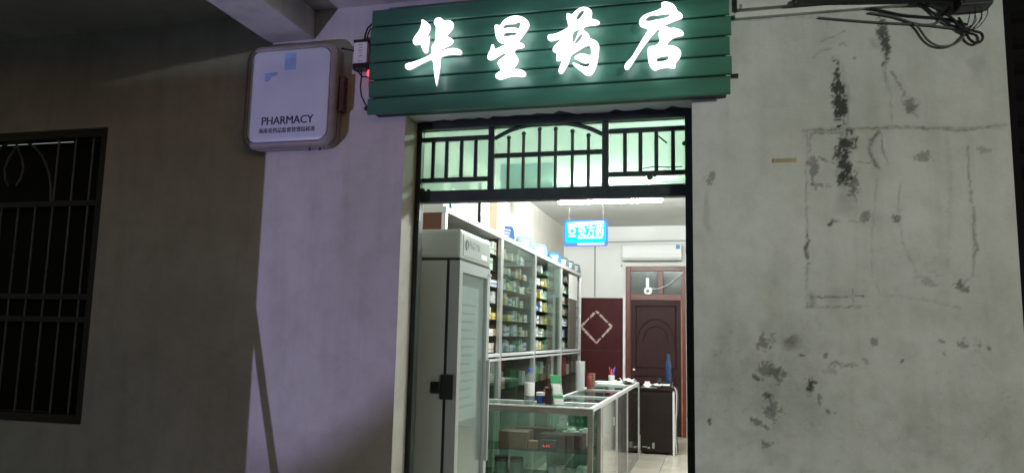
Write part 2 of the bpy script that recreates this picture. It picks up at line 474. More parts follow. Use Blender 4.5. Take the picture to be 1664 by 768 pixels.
# measured outlines of the four sign characters and marks on the right wall (metres)
GLYPHS = {
 'hua': [
  [(-1.409,3.081),(-1.393,3.073),(-1.373,3.057),(-1.357,3.038),(-1.358,3.016),(-1.367,2.995),(-1.376,2.983),(-1.360,2.991),(-1.359,2.985),(-1.362,2.941),(-1.366,2.900),(-1.375,2.893),(-1.386,2.895),(-1.396,2.906),(-1.406,2.925),(-1.411,2.942),(-1.423,2.943),(-1.436,2.940),(-1.448,2.946),(-1.456,2.961),(-1.456,2.977),(-1.445,2.995),(-1.429,3.015),(-1.417,3.037),(-1.413,3.059),(-1.414,3.075)],
  [(-1.347,3.056),(-1.341,3.075),(-1.328,3.082),(-1.312,3.082),(-1.298,3.073),(-1.289,3.061),(-1.277,3.064),(-1.257,3.062),(-1.241,3.050),(-1.234,3.034),(-1.237,3.015),(-1.249,2.997),(-1.264,2.983),(-1.267,2.976),(-1.248,2.968),(-1.235,2.956),(-1.233,2.943),(-1.240,2.931),(-1.259,2.921),(-1.281,2.912),(-1.300,2.906),(-1.262,2.914),(-1.237,2.916),(-1.211,2.910),(-1.192,2.899),(-1.185,2.886),(-1.191,2.874),(-1.207,2.872),(-1.229,2.876),(-1.254,2.876),(-1.279,2.873),(-1.297,2.868),(-1.297,2.836),(-1.301,2.799),(-1.307,2.762),(-1.312,2.731),(-1.317,2.716),(-1.322,2.729),(-1.330,2.763),(-1.338,2.807),(-1.344,2.861),(-1.374,2.851),(-1.412,2.835),(-1.444,2.820),(-1.466,2.813),(-1.483,2.818),(-1.493,2.831),(-1.493,2.847),(-1.481,2.855),(-1.452,2.858),(-1.420,2.867),(-1.388,2.877),(-1.357,2.890),(-1.352,2.902),(-1.354,2.918),(-1.351,2.940),(-1.338,2.951),(-1.335,2.976),(-1.334,3.014),(-1.335,3.036),(-1.343,3.043)],
 ],
 'xing': [
  [(-1.027,3.015),(-1.017,3.018),(-1.007,3.016),(-0.997,3.012),(-0.990,3.026),(-0.976,3.040),(-0.956,3.051),(-0.932,3.056),(-0.910,3.055),(-0.888,3.049),(-0.869,3.038),(-0.851,3.019),(-0.845,3.001),(-0.847,2.985),(-0.858,2.968),(-0.872,2.948),(-0.886,2.929),(-0.896,2.918),(-0.881,2.912),(-0.868,2.901),(-0.867,2.890),(-0.873,2.883),(-0.885,2.880),(-0.899,2.880),(-0.911,2.878),(-0.917,2.871),(-0.913,2.856),(-0.901,2.840),(-0.896,2.828),(-0.898,2.811),(-0.907,2.795),(-0.921,2.784),(-0.900,2.784),(-0.878,2.777),(-0.861,2.765),(-0.856,2.753),(-0.859,2.741),(-0.870,2.736),(-0.887,2.736),(-0.906,2.741),(-0.925,2.742),(-0.944,2.739),(-0.964,2.733),(-0.985,2.730),(-1.002,2.734),(-1.015,2.744),(-1.018,2.756),(-1.013,2.766),(-1.001,2.775),(-0.988,2.782),(-0.997,2.794),(-1.005,2.809),(-1.007,2.821),(-1.000,2.833),(-0.988,2.842),(-0.971,2.854),(-0.963,2.863),(-0.974,2.861),(-0.995,2.850),(-1.015,2.838),(-1.032,2.832),(-1.046,2.833),(-1.058,2.842),(-1.060,2.857),(-1.055,2.874),(-1.045,2.891),(-1.042,2.907),(-1.039,2.917),(-1.029,2.919),(-1.022,2.911),(-1.019,2.893),(-1.002,2.898),(-0.985,2.905),(-0.968,2.910),(-0.985,2.913),(-1.000,2.921),(-1.012,2.937),(-1.020,2.957),(-1.024,2.980),(-1.026,2.997)],
  [(-0.980,2.998),(-0.970,3.009),(-0.950,3.009),(-0.921,3.007),(-0.904,3.015),(-0.895,3.015),(-0.898,2.994),(-0.904,2.985),(-0.916,2.995),(-0.936,2.997),(-0.960,2.997),(-0.975,2.994)],
  [(-0.977,2.954),(-0.970,2.967),(-0.950,2.967),(-0.912,2.964),(-0.914,2.956),(-0.940,2.955),(-0.964,2.950)],
 ],
 'yao': [
  [(-0.668,3.041),(-0.658,3.045),(-0.639,3.035),(-0.628,3.048),(-0.611,3.062),(-0.593,3.069),(-0.574,3.068),(-0.555,3.061),(-0.542,3.046),(-0.538,3.029),(-0.542,3.012),(-0.543,3.005),(-0.525,3.001),(-0.507,2.991),(-0.500,2.978),(-0.507,2.969),(-0.524,2.966),(-0.551,2.966),(-0.575,2.962),(-0.581,2.953),(-0.567,2.942),(-0.553,2.927),(-0.550,2.910),(-0.540,2.905),(-0.521,2.896),(-0.508,2.881),(-0.503,2.864),(-0.505,2.831),(-0.510,2.793),(-0.517,2.761),(-0.528,2.737),(-0.541,2.721),(-0.557,2.718),(-0.573,2.726),(-0.592,2.744),(-0.614,2.762),(-0.633,2.780),(-0.638,2.792),(-0.628,2.796),(-0.609,2.788),(-0.587,2.776),(-0.568,2.770),(-0.556,2.773),(-0.552,2.784),(-0.561,2.782),(-0.576,2.782),(-0.592,2.790),(-0.611,2.801),(-0.629,2.810),(-0.625,2.824),(-0.609,2.834),(-0.590,2.839),(-0.566,2.832),(-0.550,2.824),(-0.546,2.835),(-0.548,2.857),(-0.553,2.868),(-0.566,2.867),(-0.582,2.860),(-0.604,2.847),(-0.625,2.835),(-0.639,2.825),(-0.644,2.803),(-0.654,2.779),(-0.668,2.755),(-0.681,2.739),(-0.695,2.739),(-0.703,2.752),(-0.702,2.768),(-0.693,2.790),(-0.687,2.804),(-0.701,2.802),(-0.713,2.805),(-0.715,2.820),(-0.712,2.839),(-0.717,2.847),(-0.729,2.851),(-0.734,2.866),(-0.727,2.882),(-0.710,2.898),(-0.697,2.911),(-0.713,2.908),(-0.735,2.904),(-0.751,2.908),(-0.759,2.921),(-0.759,2.938),(-0.750,2.946),(-0.725,2.945),(-0.697,2.953),(-0.673,2.965),(-0.657,2.972),(-0.662,2.995),(-0.668,3.018)],
  [(-0.617,3.008),(-0.607,3.030),(-0.592,3.046),(-0.581,3.047),(-0.584,3.036),(-0.597,3.018),(-0.608,3.007)],
  [(-0.630,2.941),(-0.602,2.953),(-0.610,2.943),(-0.616,2.924),(-0.629,2.891),(-0.632,2.911)],
  [(-0.623,2.888),(-0.607,2.914),(-0.591,2.930),(-0.586,2.924),(-0.599,2.904),(-0.616,2.889)],
 ],
 'dian': [
  [(-0.221,3.048),(-0.215,3.057),(-0.198,3.059),(-0.179,3.054),(-0.160,3.042),(-0.148,3.026),(-0.142,3.007),(-0.130,3.000),(-0.119,2.987),(-0.117,2.975),(-0.123,2.964),(-0.139,2.959),(-0.161,2.952),(-0.184,2.944),(-0.198,2.939),(-0.189,2.935),(-0.177,2.927),(-0.161,2.929),(-0.140,2.922),(-0.121,2.910),(-0.113,2.897),(-0.114,2.885),(-0.126,2.880),(-0.147,2.878),(-0.166,2.871),(-0.180,2.860),(-0.192,2.845),(-0.171,2.844),(-0.150,2.837),(-0.133,2.823),(-0.125,2.805),(-0.128,2.786),(-0.138,2.769),(-0.152,2.753),(-0.152,2.738),(-0.155,2.727),(-0.171,2.729),(-0.195,2.733),(-0.218,2.732),(-0.237,2.725),(-0.249,2.723),(-0.263,2.733),(-0.275,2.754),(-0.280,2.777),(-0.282,2.802),(-0.283,2.828),(-0.280,2.842),(-0.270,2.848),(-0.251,2.849),(-0.237,2.853),(-0.228,2.866),(-0.229,2.884),(-0.236,2.897),(-0.232,2.909),(-0.227,2.919),(-0.234,2.919),(-0.246,2.905),(-0.265,2.884),(-0.284,2.860),(-0.303,2.834),(-0.323,2.805),(-0.339,2.779),(-0.356,2.753),(-0.368,2.738),(-0.380,2.736),(-0.390,2.747),(-0.389,2.765),(-0.376,2.782),(-0.356,2.800),(-0.337,2.832),(-0.318,2.866),(-0.299,2.897),(-0.279,2.928),(-0.299,2.934),(-0.313,2.941),(-0.323,2.958),(-0.320,2.978),(-0.308,2.995),(-0.289,3.006),(-0.260,3.014),(-0.231,3.022),(-0.216,3.030)],
  [(-0.291,2.973),(-0.275,2.988),(-0.255,2.993),(-0.236,2.989),(-0.208,2.991),(-0.177,2.991),(-0.189,2.981),(-0.217,2.976),(-0.246,2.974),(-0.270,2.969)],
  [(-0.238,2.782),(-0.218,2.788),(-0.185,2.790),(-0.191,2.776),(-0.211,2.771),(-0.236,2.770)],
 ],
}
BLOBS = [(0.558,2.628,0.028,0.151,1.00,2),(0.569,2.570,0.023,0.098,0.90,2),(0.591,2.597,0.013,0.173,0.45,1),(0.759,2.860,0.020,0.134,0.85,2),(0.725,2.842,0.018,0.041,0.35,1),(0.766,2.707,0.010,0.086,0.45,1),(0.594,2.392,0.036,0.057,0.90,2),(0.570,2.291,0.043,0.096,0.95,2),(0.613,2.200,0.033,0.067,0.70,2),(0.581,2.150,0.051,0.101,0.40,1),(0.441,2.276,0.018,0.103,0.55,2),(0.415,1.926,0.010,0.072,0.70,2),(0.414,1.689,0.020,0.044,0.60,1),(0.454,2.196,0.046,0.014,0.50,2),(0.896,2.314,0.044,0.022,0.50,2),(0.774,2.041,0.020,0.022,0.70,2),(0.516,2.035,0.015,0.011,0.80,2),(0.648,2.055,0.015,0.030,0.50,2),(-0.012,2.242,0.022,0.026,0.55,2),(-0.020,2.088,0.019,0.116,0.30,1),(1.077,1.959,0.009,0.159,0.45,2),(1.013,1.757,0.030,0.024,0.70,2),(0.900,1.762,0.038,0.021,0.35,2),(0.526,1.712,0.085,0.038,0.30,1),(1.136,2.337,0.042,0.016,0.35,2),(0.213,1.496,0.037,0.044,0.60,2),(0.227,1.526,0.057,0.071,0.28,1),(0.335,1.498,0.051,0.035,0.70,1),(0.237,1.377,0.057,0.049,0.55,2),(0.267,1.367,0.031,0.054,0.50,2),(0.249,1.364,0.093,0.097,0.30,1),(0.255,1.270,0.041,0.134,0.25,1),(0.173,1.351,0.021,0.014,0.70,2),(0.404,1.316,0.023,0.034,0.80,2),(0.398,1.276,0.020,0.026,0.40,1),(0.226,1.261,0.021,0.019,0.55,2),(0.246,1.204,0.046,0.059,0.50,2),(0.175,1.144,0.031,0.021,0.60,2),(0.205,1.125,0.023,0.011,0.60,2),(0.217,1.057,0.036,0.021,0.50,2),(-0.012,1.130,0.013,0.016,0.80,2),(0.473,1.201,0.010,0.010,1.10,1),(0.500,1.197,0.005,0.008,0.90,1),(0.447,1.247,0.012,0.032,0.50,2),(0.668,1.501,0.020,0.018,0.50,2),(0.547,1.408,0.040,0.016,0.45,2),(0.626,1.421,0.020,0.013,0.35,2),(0.778,1.428,0.007,0.008,1.10,1),(0.929,1.514,0.009,0.008,1.00,1),(1.001,1.503,0.023,0.026,0.55,2),(1.061,1.510,0.025,0.026,0.55,2),(1.106,1.501,0.007,0.008,1.10,1),(0.945,1.463,0.016,0.005,0.80,1),(0.374,1.448,0.018,0.011,0.80,2),(0.468,1.445,0.015,0.013,0.50,2),(0.235,1.323,0.204,0.244,0.24,1),(0.218,1.109,0.153,0.133,0.20,1),(0.054,1.481,0.133,0.166,0.22,1),(0.024,1.261,0.158,0.247,0.20,1),(0.343,1.528,0.152,0.109,0.26,1),(0.386,1.223,0.100,0.159,0.22,1),(0.991,1.300,0.055,0.152,0.16,1),(0.826,1.815,0.214,0.188,0.12,1),(1.132,2.703,0.038,0.084,0.25,1),(0.857,2.559,0.030,0.039,0.60,2),(0.400,2.726,0.053,0.089,0.12,1),(0.630,2.780,0.008,0.009,0.90,1),(1.142,1.157,0.133,0.149,0.12,1),(0.491,1.385,0.035,0.024,0.30,2),(0.356,1.542,0.127,0.081,0.16,1),(0.592,1.077,0.120,0.103,0.10,1),(0.842,1.091,0.162,0.101,0.10,1),]
STROKES = [([(0.409,2.457),(0.652,2.454),(0.828,2.454),(1.046,2.426),(1.217,2.442)],0.0049,0.60),([(0.753,2.455),(1.046,2.434),(1.217,2.439)],0.0070,0.35),([(0.440,2.442),(0.606,2.439)],0.0035,0.60),([(0.440,2.442),(0.428,2.376)],0.0035,0.40),([(0.425,2.457),(0.413,2.206),(0.410,1.926),(0.400,1.654)],0.0035,0.40),([(0.400,1.657),(0.499,1.655),(0.649,1.662)],0.0035,0.50),([(0.440,1.698),(0.638,1.705)],0.0028,0.80),([(0.590,1.734),(0.590,1.675)],0.0021,0.50),([(0.723,2.436),(0.691,2.398),(0.682,2.359),(0.690,2.314),(0.712,2.277)],0.0056,0.75),([(0.732,2.430),(0.735,2.363),(0.752,2.290)],0.0028,0.60),([(0.705,2.225),(0.680,1.978),(0.669,1.788),(0.700,1.713),(0.869,1.693),(1.008,1.658)],0.0042,0.22),([(0.798,2.194),(0.787,2.058),(0.806,1.922),(0.854,1.793)],0.0035,0.30),([(0.993,2.420),(0.999,2.188),(0.969,1.815)],0.0070,0.16),([(1.071,2.359),(1.072,2.186),(1.080,1.972),(1.061,1.788),(1.013,1.757)],0.0035,0.45),([(0.849,1.788),(0.944,1.794)],0.0028,0.40),([(0.474,2.331),(0.506,2.304),(0.535,2.303)],0.0035,0.80),([(0.624,2.300),(0.685,2.292)],0.0021,0.50),([(0.495,2.873),(0.601,2.914)],0.0021,0.60),([(0.460,2.796),(0.496,2.837),(0.541,2.837)],0.0021,0.45),([(0.568,2.849),(0.586,2.862),(0.604,2.843)],0.0028,0.70),([(0.754,2.730),(0.757,2.673),(0.777,2.614),(0.779,2.473)],0.0028,0.30),([(0.788,2.708),(0.816,2.640),(0.846,2.582),(0.879,2.496)],0.0035,0.60),([(0.271,1.540),(0.250,1.526),(0.260,1.497)],0.0035,0.50),([(0.237,1.053),(0.204,1.040)],0.0028,0.70),([(0.132,3.012),(0.487,2.992)],0.0056,0.25),([(0.516,2.041),(0.542,2.040)],0.0035,0.70),([(0.587,2.034),(0.638,2.033)],0.0028,0.40),]

# ------------------------------------------------------------------ ground, floor and the shop building
tag(B(-150, 150, -200, -3.2, -0.9, -0.15).build('road', 'asphalt'), kind='structure')
tag(MB().box(-12, 12, -3.2, 0.0, -0.9, 0.0).build('pavement', 'concrete', bevel=0.01), kind='structure')

floor = tag(B(-2.6, 2.1, 0.0, 9.0, -0.9, -0.006).build('shop_floor', 'grout'), kind='structure')
ORG[floor.name] = Vector(floor.location)
tile_me = None
TW = 0.60
for i in range(7):
    for j in range(15):
        x0, y0 = -2.42 + i*TW, 0.02 + j*TW
        if tile_me is None:
            t = B(0, TW-0.004, 0, TW-0.004, -0.006, 0.0).build('tile', 'tile', bevel=0.0015)
            tile_me = t.data
        else:
            t = bpy.data.objects.new('tile', tile_me); COL.objects.link(t)
        t.parent = floor
        t.location = Vector((x0+TW/2, y0+TW/2, -0.006+random.uniform(0, 0.0008))) - ORG[floor.name]

shop = thing('shop_building', (-0.8, 0.0, 0.0), 'old whitewashed pharmacy shopfront with mould stained plaster around an open doorway', 'building')

def stain_map(X, Z):
    """how much mould and grime each point of the wall carries"""
    rng = np.random.RandomState(3)
    def vnoise(s):
        gx, gz = X*s, Z*s
        ix, iz = np.floor(gx).astype(int), np.floor(gz).astype(int)
        fx, fz = gx-ix, gz-iz
        tab = rng.rand(256, 256)
        g = lambda a, b: tab[a % 256, b % 256]
        fx, fz = fx*fx*(3-2*fx), fz*fz*(3-2*fz)
        return (g(ix, iz)*(1-fx)+g(ix+1, iz)*fx)*(1-fz)+(g(ix, iz+1)*(1-fx)+g(ix+1, iz+1)*fx)*fz
    fine = 0.34*vnoise(64)+0.48*vnoise(150)+0.18*vnoise(33)
    X_ = X; X = X*2.6; drip = 0.6*vnoise(30)+0.4*vnoise(60); X = X_
    soft = 0.6*vnoise(14)+0.4*vnoise(30)
    wx, wz = (vnoise(22)-0.5)*0.03, (vnoise(26)-0.5)*0.03
    wx2, wz2 = (vnoise(60)-0.5)*0.010, (vnoise(60)-0.5)*0.010
    S = np.zeros_like(X)
    for cx, cz, rx, rz, s, kind in BLOBS:
        d = np.sqrt(((X+wx-cx)/rx)**2+((Z+wz-cz)/rz)**2)
        e = np.clip(1.35-d, 0, 1)
        if kind == 2:
            v = s*np.clip((e*0.95+fine*2.0+drip*0.6-1.62)*2.4, 0, 1)*np.clip(e*3, 0, 1)*0.85 + s*0.25*e*soft
        else:
            v = s*e*e*(3-2*e)*(0.15+0.5*soft+0.55*fine)*0.85
        S = np.maximum(S, v) + 0.25*np.minimum(S, v)
    for pts, w, s in STROKES:
        dm = np.full_like(X, 9.0)
        for (ax, az), (bx, bz) in zip(pts, pts[1:]):
            ux, uz = bx-ax, bz-az
            t = np.clip(((X+wx2-ax)*ux+(Z+wz2-az)*uz)/(ux*ux+uz*uz), 0, 1)
            dm = np.minimum(dm, np.hypot(X+wx2-ax-t*ux, Z+wz2-az-t*uz))
        e = np.clip(1.5-dm/(w*1.3), 0, 1)
        S = np.maximum(S, s*e*np.clip(fine*2.2-0.45, 0.05, 1)*0.8 + s*0.15*np.clip(1-dm/(w*4), 0, 1))
    S += (0.30*np.clip(soft-0.5, 0, 1)+0.55*np.clip(fine-0.62, 0, 1))*np.clip((2.6-Z)/1.6, 0.15, 1)
    return np.clip(S, 0, 0.95)

def front_wall():
    mb = MB()
    L, T = -6.0, 3.32
    wx0, wx1, wz0, wz1 = -4.90, -3.432, 0.955, 2.668
    mb.box(L, wx0, 0, 0.24, 0, T); mb.box(wx1, -1.55, 0, 0.24, 0, T)
    mb.box(wx0, wx1, 0, 0.24, 0, wz0); mb.box(wx0, wx1, 0, 0.24, wz1, T)
    mb.box(-1.55, -0.087, 0, 0.24, 2.64, T)
    # right pier: back, sides
    x0, x1 = -0.087, 1.24
    mb.quad((x0, 0.24, 0), (x0, 0.24, T), (x1, 0.24, T), (x1, 0.24, 0))
    mb.quad((x0, 0, 0), (x0, 0, T), (x0, 0.24, T), (x0, 0.24, 0))
    mb.quad((x1, 0, 0), (x1, 0, T), (x1, 0.24, T), (x1, 0.24, 0))
    nz0 = 0.5
    mb.quad((x0, 0, 0), (x1, 0, 0), (x1, 0, nz0), (x0, 0, nz0))
    nx, nz = 232, 480
    base = len(mb.v)
    gx, gz = np.meshgrid(np.linspace(x0, x1, nx), np.linspace(nz0, T, nz))
    S = stain_map(gx, gz)
    for a in range(nz):
        for b in range(nx): mb.v.append((gx[a, b], 0.0, gz[a, b]))
    for a in range(nz-1):
        for b in range(nx-1):
            k = base+a*nx+b
            mb.f.append((k, k+1, k+nx+1, k+nx))
    me = bpy.data.meshes.new('front_wall')
    o0 = ORG[shop.name]
    me.from_pydata([(x-o0.x, y-o0.y, z-o0.z) for x, y, z in mb.v], [], mb.f)
    at = me.attributes.new('stain', 'FLOAT', 'POINT')
    vals = np.zeros(len(mb.v), dtype=np.float32); vals[base:base+nx*nz] = S.ravel()
    at.data.foreach_set('value', vals)
    me.materials.append(M['plaster'])
    o = bpy.data.objects.new('front_wall', me); COL.objects.link(o); o.parent = shop; ORG[o.name] = o0
front_wall()

B(-2.62, -2.40, 0.24, 9.0, 0, 3.32).build('side_wall', 'in_wall_old', shop)
rw = B(1.80, 2.02, 0.24, 9.0, 0, 3.32).build('side_wall', 'in_wall', shop)
B(1.785, 1.80, 0.24, 8.8, 0, 0.12).build('skirting', 'tan', rw)
B(-2.62, 2.02, 8.80, 9.0, 0, 3.32).build('back_wall', 'in_wall', shop)
B(-2.62, 2.02, 0.0, 9.0, 3.322, 3.45).build('shop_ceiling', 'in_wall', shop)
B(-6.0, 6.0, -3.0, -0.002, 3.262, 3.45).build('arcade_ceiling', 'plaster', shop)
B(-2.384, -2.106, -3.0, -0.003, 3.095, 3.258).build('ceiling_beam', 'plaster', shop, bevel=0.006)
B(-4.75, -3.388, -2.72, -2.42, 0.0, 3.258).build('unseen_arcade_pier', 'plaster', shop, bevel=0.01)  # unseen pier, widened to keep the lamp's light off the left wall
B(5.4, 5.75, -3.0, -2.752, 0.0, 3.258).build('unseen_arcade_pier', 'plaster', shop, bevel=0.01)
# conduits on the back wall
MB().tube([(-1.873, 8.79, 3.05), (-1.873, 8.79, 2.165)], 0.012, 6).build('conduit', 'greyp', shop)
MB().tube([(-2.3, 8.79, 3.055), (-0.2, 8.79, 3.075)], 0.010, 6).build('conduit', 'greyp', shop)

# neighbour's dark shutter right of the wall
sh = thing('roller_shutter', (2.2, 0.1, 0.0), 'almost black shutter filling the opening at the right edge', 'shutter')
for k in range(28):
    z0 = k*0.118
    MB().prism([(0.10, z0), (0.085, z0+0.03), (0.085, z0+0.09), (0.10, z0+0.116), (0.13, z0+0.116), (0.13, z0)], 'x', 1.243, 3.2).build('slat', 'dark_post', sh)
B(1.241, 1.275, 0.02, 0.14, 0, 3.25).build('guide_rail', 'dark_post', sh)

# ------------------------------------------------------------------ barred window on the left
win = thing('barred_window', (-4.166, 0.05, 0.955), 'dark barred window with arched flame ornament in the left wall', 'window')
X0, X1, Z0, Z1 = -4.898, -3.434, 0.957, 2.666
B(X0, X1, 0.02, 0.10, Z1-0.045, Z1).build('frame_bar', 'window_frame', win)
B(X0, X1, 0.02, 0.10, Z0, Z0+0.045).build('frame_bar', 'window_frame', win)
B(X0, X0+0.06, 0.021, 0.099, Z0+0.045, Z1-0.045).build('frame_bar', 'window_frame', win)
B(X1-0.06, X1, 0.021, 0.099, Z0+0.045, Z1-0.045).build('frame_bar', 'window_frame', win)
for z in (2.225, 1.672, 1.540):
    B(X0+0.06, X1-0.06, 0.035, 0.055, z-0.016, z+0.016).build('crossbar', 'window_frame', win)
for k in range(10):
    x = -3.569 - 0.1275*k
    z1 = Z1-0.045 if (k < 3 or k > 6) else 2.209
    MB().tube([(x, 0.045, Z0+0.045), (x, 0.045, z1)], 0.0065, 6).build('bar', 'steel_bar', win)
arc = [(-4.143+0.30*math.cos(R(a)), 0.045, 2.24+0.385*math.sin(R(a))) for a in range(0, 181, 12)]
MB().tube(arc, 0.008, 6).build('arch', 'steel_bar', win)
fl = []
for s in (1, -1):
    fl.append([(-4.143, 2.60), (-4.143+s*0.05, 2.52), (-4.143+s*0.072, 2.45), (-4.143+s*0.06, 2.39), (-4.143+s*0.03, 2.345)])
for f_ in fl:
    MB().tube([(x, 0.043, z) for x, z in f_], 0.0075, 6).build('flame_scroll', 'steel_bar', win)
B(X0+0.06, X1-0.06, 0.115, 0.121, Z0+0.045, Z1-0.045).build('pane', 'dark_glass', win)
B(X0-0.2, X1+0.2, 1.4, 1.5, Z0-0.5, Z1+0.4).build('dark_room_wall', 'darkroom', win)

# ------------------------------------------------------------------ green signboard with lit letters
sg = thing('signboard', (-0.816, -0.06, 2.617), 'green plank signboard with four glowing white calligraphy characters over the doorway', 'sign')
ed = [2.617, 2.708, 2.804, 2.898, 2.996, 3.094, 3.188]
B(-1.70, 0.07, -0.085, -0.004, 2.63, 3.175).build('backing_frame', 'groove', sg)
for k in range(6):
    e0, e1 = ed[k], ed[k+1]
    x1 = 0.090 + (0.006 if k % 2 else -0.002)
    MB().prism([(-0.086, e0+0.003), (-0.098, e0+0.003), (-0.102, e0+0.007), (-0.102, e1-0.010), (-0.096, e1-0.004), (-0.086, e1-0.004)], 'x', -1.722+0.004*(k % 2), x1).build('plank', 'green', sg)
for nm in ('hua', 'xing', 'yao', 'dian'):
    curve_mesh('letter', GLYPHS[nm], 0.007, lambda x, z, d: (x, -0.164-d, z), 'letter', sg, 1, 'letter_side', -0.0026)
B(0.09, 0.125, -0.07, -0.05, 2.705, 2.722).build('bracket_stub', 'blackp', sg)
B(-1.755, -1.722, -0.07, -0.05, 2.655, 2.675).build('bracket_stub', 'blackp', sg)

# power adapter of the sign, its leads and red pilot lamp
ad = thing('power_adapter', (-1.795, -0.04, 2.885), 'silver and black power adapter hanging at the left end of the green sign', 'adapter')
B(-1.834, -1.758, -0.065, -0.02, 2.915, 3.030).build('casing', 'whitep', ad, bevel=0.003)
B(-1.838, -1.754, -0.068, -0.017, 3.030, 3.046).build('end_cap', 'blackp', ad, bevel=0.003)
B(-1.838, -1.754, -0.068, -0.017, 2.882, 2.915).build('end_cap', 'blackp', ad, bevel=0.003)
for z, w in ((3.016, 0.022), (3.000, 0.016), (2.985, 0.02), (2.970, 0.014), (2.955, 0.02), (2.926, 0.024)):
    B(-1.796-w/2, -1.796+w/2, -0.0662, -0.0651, z-0.002, z+0.002).build('print_line', 'greyp', ad)
MB().tube([(-1.785, -0.045, 3.046), (-1.782, -0.045, 3.075), (-1.768, -0.05, 3.11), (-1.735, -0.06, 3.13), (-1.71, -0.07, 3.13)], 0.005, 6).build('lead', 'cord', ad)
MB().tube([(-1.770, -0.045, 3.046), (-1.766, -0.045, 3.08), (-1.752, -0.05, 3.105), (-1.73, -0.055, 3.11)], 0.004, 6).build('lead', 'cord', ad)
MB().tube([(-1.815, -0.045, 2.882), (-1.80, -0.05, 2.86), (-1.78, -0.055, 2.842), (-1.74, -0.06, 2.835), (-1.71, -0.06, 2.838)], 0.004, 6).build('lead', 'cord', ad)
MB().tube([(-1.795, -0.045, 2.882), (-1.79, -0.05, 2.84), (-1.793, -0.05, 2.79), (-1.785, -0.05, 2.74), (-1.76, -0.055, 2.695), (-1.735, -0.06, 2.668)], 0.004, 6).build('lead', 'cord', ad)
tag(MB().lathe([(0.004, 0), (0.008, 0.004), (0.010, 0.016), (0.008, 0.030), (0.004, 0.036)], (-1.748, -0.05, 2.842), 10).build('pilot_lamp', 'red_led', smooth=True),
    'small glowing red lamp under the power adapter', 'lamp')

# ------------------------------------------------------------------ lightbox reading PHARMACY
lb = thing('lightbox_sign', (-2.12, -0.08, 2.43), 'unlit rounded white lightbox sign reading PHARMACY under the beam', 'sign')
bx0, bx1, bz0, bz1 = -2.462, -1.915, 2.466, 3.040
def loft(rings):
    mb = MB(); n = None
    for inset, y in rings:
        y *= 0.68
        p = rrect(bx0+inset, bx1-inset, bz0+inset, bz1-inset, max(0.012, 0.075-inset*0.6), 6)
        n = len(p); mb.v += [(x, y, z) for x, z in p]
    for k in range(len(rings)-1):
        for j in range(n):
            mb.f.append((k*n+j, k*n+(j+1) % n, (k+1)*n+(j+1) % n, (k+1)*n+j))
    return mb, n
mb, n = loft([(0.02, -0.004), (0.004, -0.012), (0.0, -0.03), (0.0, -0.075), (0.010, -0.080), (0.010, -0.088), (0.0, -0.093), (0.0, -0.128), (0.010, -0.146), (0.024, -0.152), (0.030, -0.146), (0.032, -0.135)])
mb.f.append(tuple(range(n)))
mb.build('shell', 'boxshell', lb, smooth=True)
mb, n = loft([(0.033, -0.136), (0.036, -0.150), (0.046, -0.156), (0.07, -0.158)])
mb.f.append(tuple(range(3*n, 4*n)))
face = mb.build('face_panel', 'boxface', lb, smooth=True)
B(-2.217, -2.149, -0.1083, -0.1077, 2.890, 2.984).build('blue_mark', 'faded_blue', face)
MB().prism([(-2.335, 2.880), (-2.255, 2.884), (-2.257, 2.864), (-2.291, 2.860), (-2.297, 2.844), (-2.321, 2.830), (-2.333, 2.837)], 'y', -0.1083, -0.1077).build('blue_mark', 'faded_blue', face)
text_mesh('lettering', 'PHARMACY', 0.062, front(-2.335, -0.1079, 2.592), 'navy', face, width=0.306, thicken=2)
text_mesh('lettering', '海南省药品监督管理局核准', 0.030, front(-2.350, -0.1079, 2.548), 'navy', face, width=0.335, thicken=1)
B(-1.914, -1.880, -0.065, -0.025, 2.66, 2.85).build('side_bracket', 'rust', lb, bevel=0.004)
MB().tube([(-1.917, -0.05, 3.010), (-1.85, -0.03, 3.0), (-1.73, -0.02, 2.995)], 0.005, 6).build('lead', 'cord', lb)
for x in (-2.06, -2.0):
    MB().lathe([(0.003, 0), (0.007, 0.004), (0.005, 0.016), (0.002, 0.022)], (x, -0.07, 2.450), 8).build('screw', 'rust', lb)

# ------------------------------------------------------------------ cable trunking, cables and junction box, top right
tr_ = thing('cable_trunking', (0.45, -0.02, 3.01), 'dirty white plastic cable trunking along the top of the right wall', 'trunking')
B(0.115, 0.86, -0.030, -0.002, 3.008, 3.034).build('channel', 'trunk', tr_, bevel=0.003)
B(0.125, 0.375, -0.034, -0.002, 3.050, 3.16).build('cover_plate', 'trunk', tr_, bevel=0.004)
B(0.14, 0.150, -0.040, -0.034, 3.045, 3.07).build('clip', 'greyp', tr_)
jb = thing('junction_box', (1.11, -0.04, 2.95), 'black junction box with loose wires at the top right corner of the wall', 'junction box')
B(1.045, 1.175, -0.10, -0.01, 2.952, 3.06).build('casing', 'blackp', jb, bevel=0.006)
B(1.060, 1.160, -0.104, -0.10, 2.965, 3.045).build('lid', 'blackp', jb, bevel=0.002)
def catmull(p, n=6):
    p = [Vector(q) for q in p]; p = [p[0]*2-p[1]]+p+[p[-1]*2-p[-2]]; out = []
    for k in range(1, len(p)-2):
        for j in range(n):
            t = j/n
            out.append(0.5*((2*p[k])+(p[k+1]-p[k-1])*t+(2*p[k-1]-5*p[k]+4*p[k+1]-p[k+2])*t*t+(3*p[k]-p[k-1]-3*p[k+1]+p[k+2])*t**3))
    out.append(p[-2]); return out
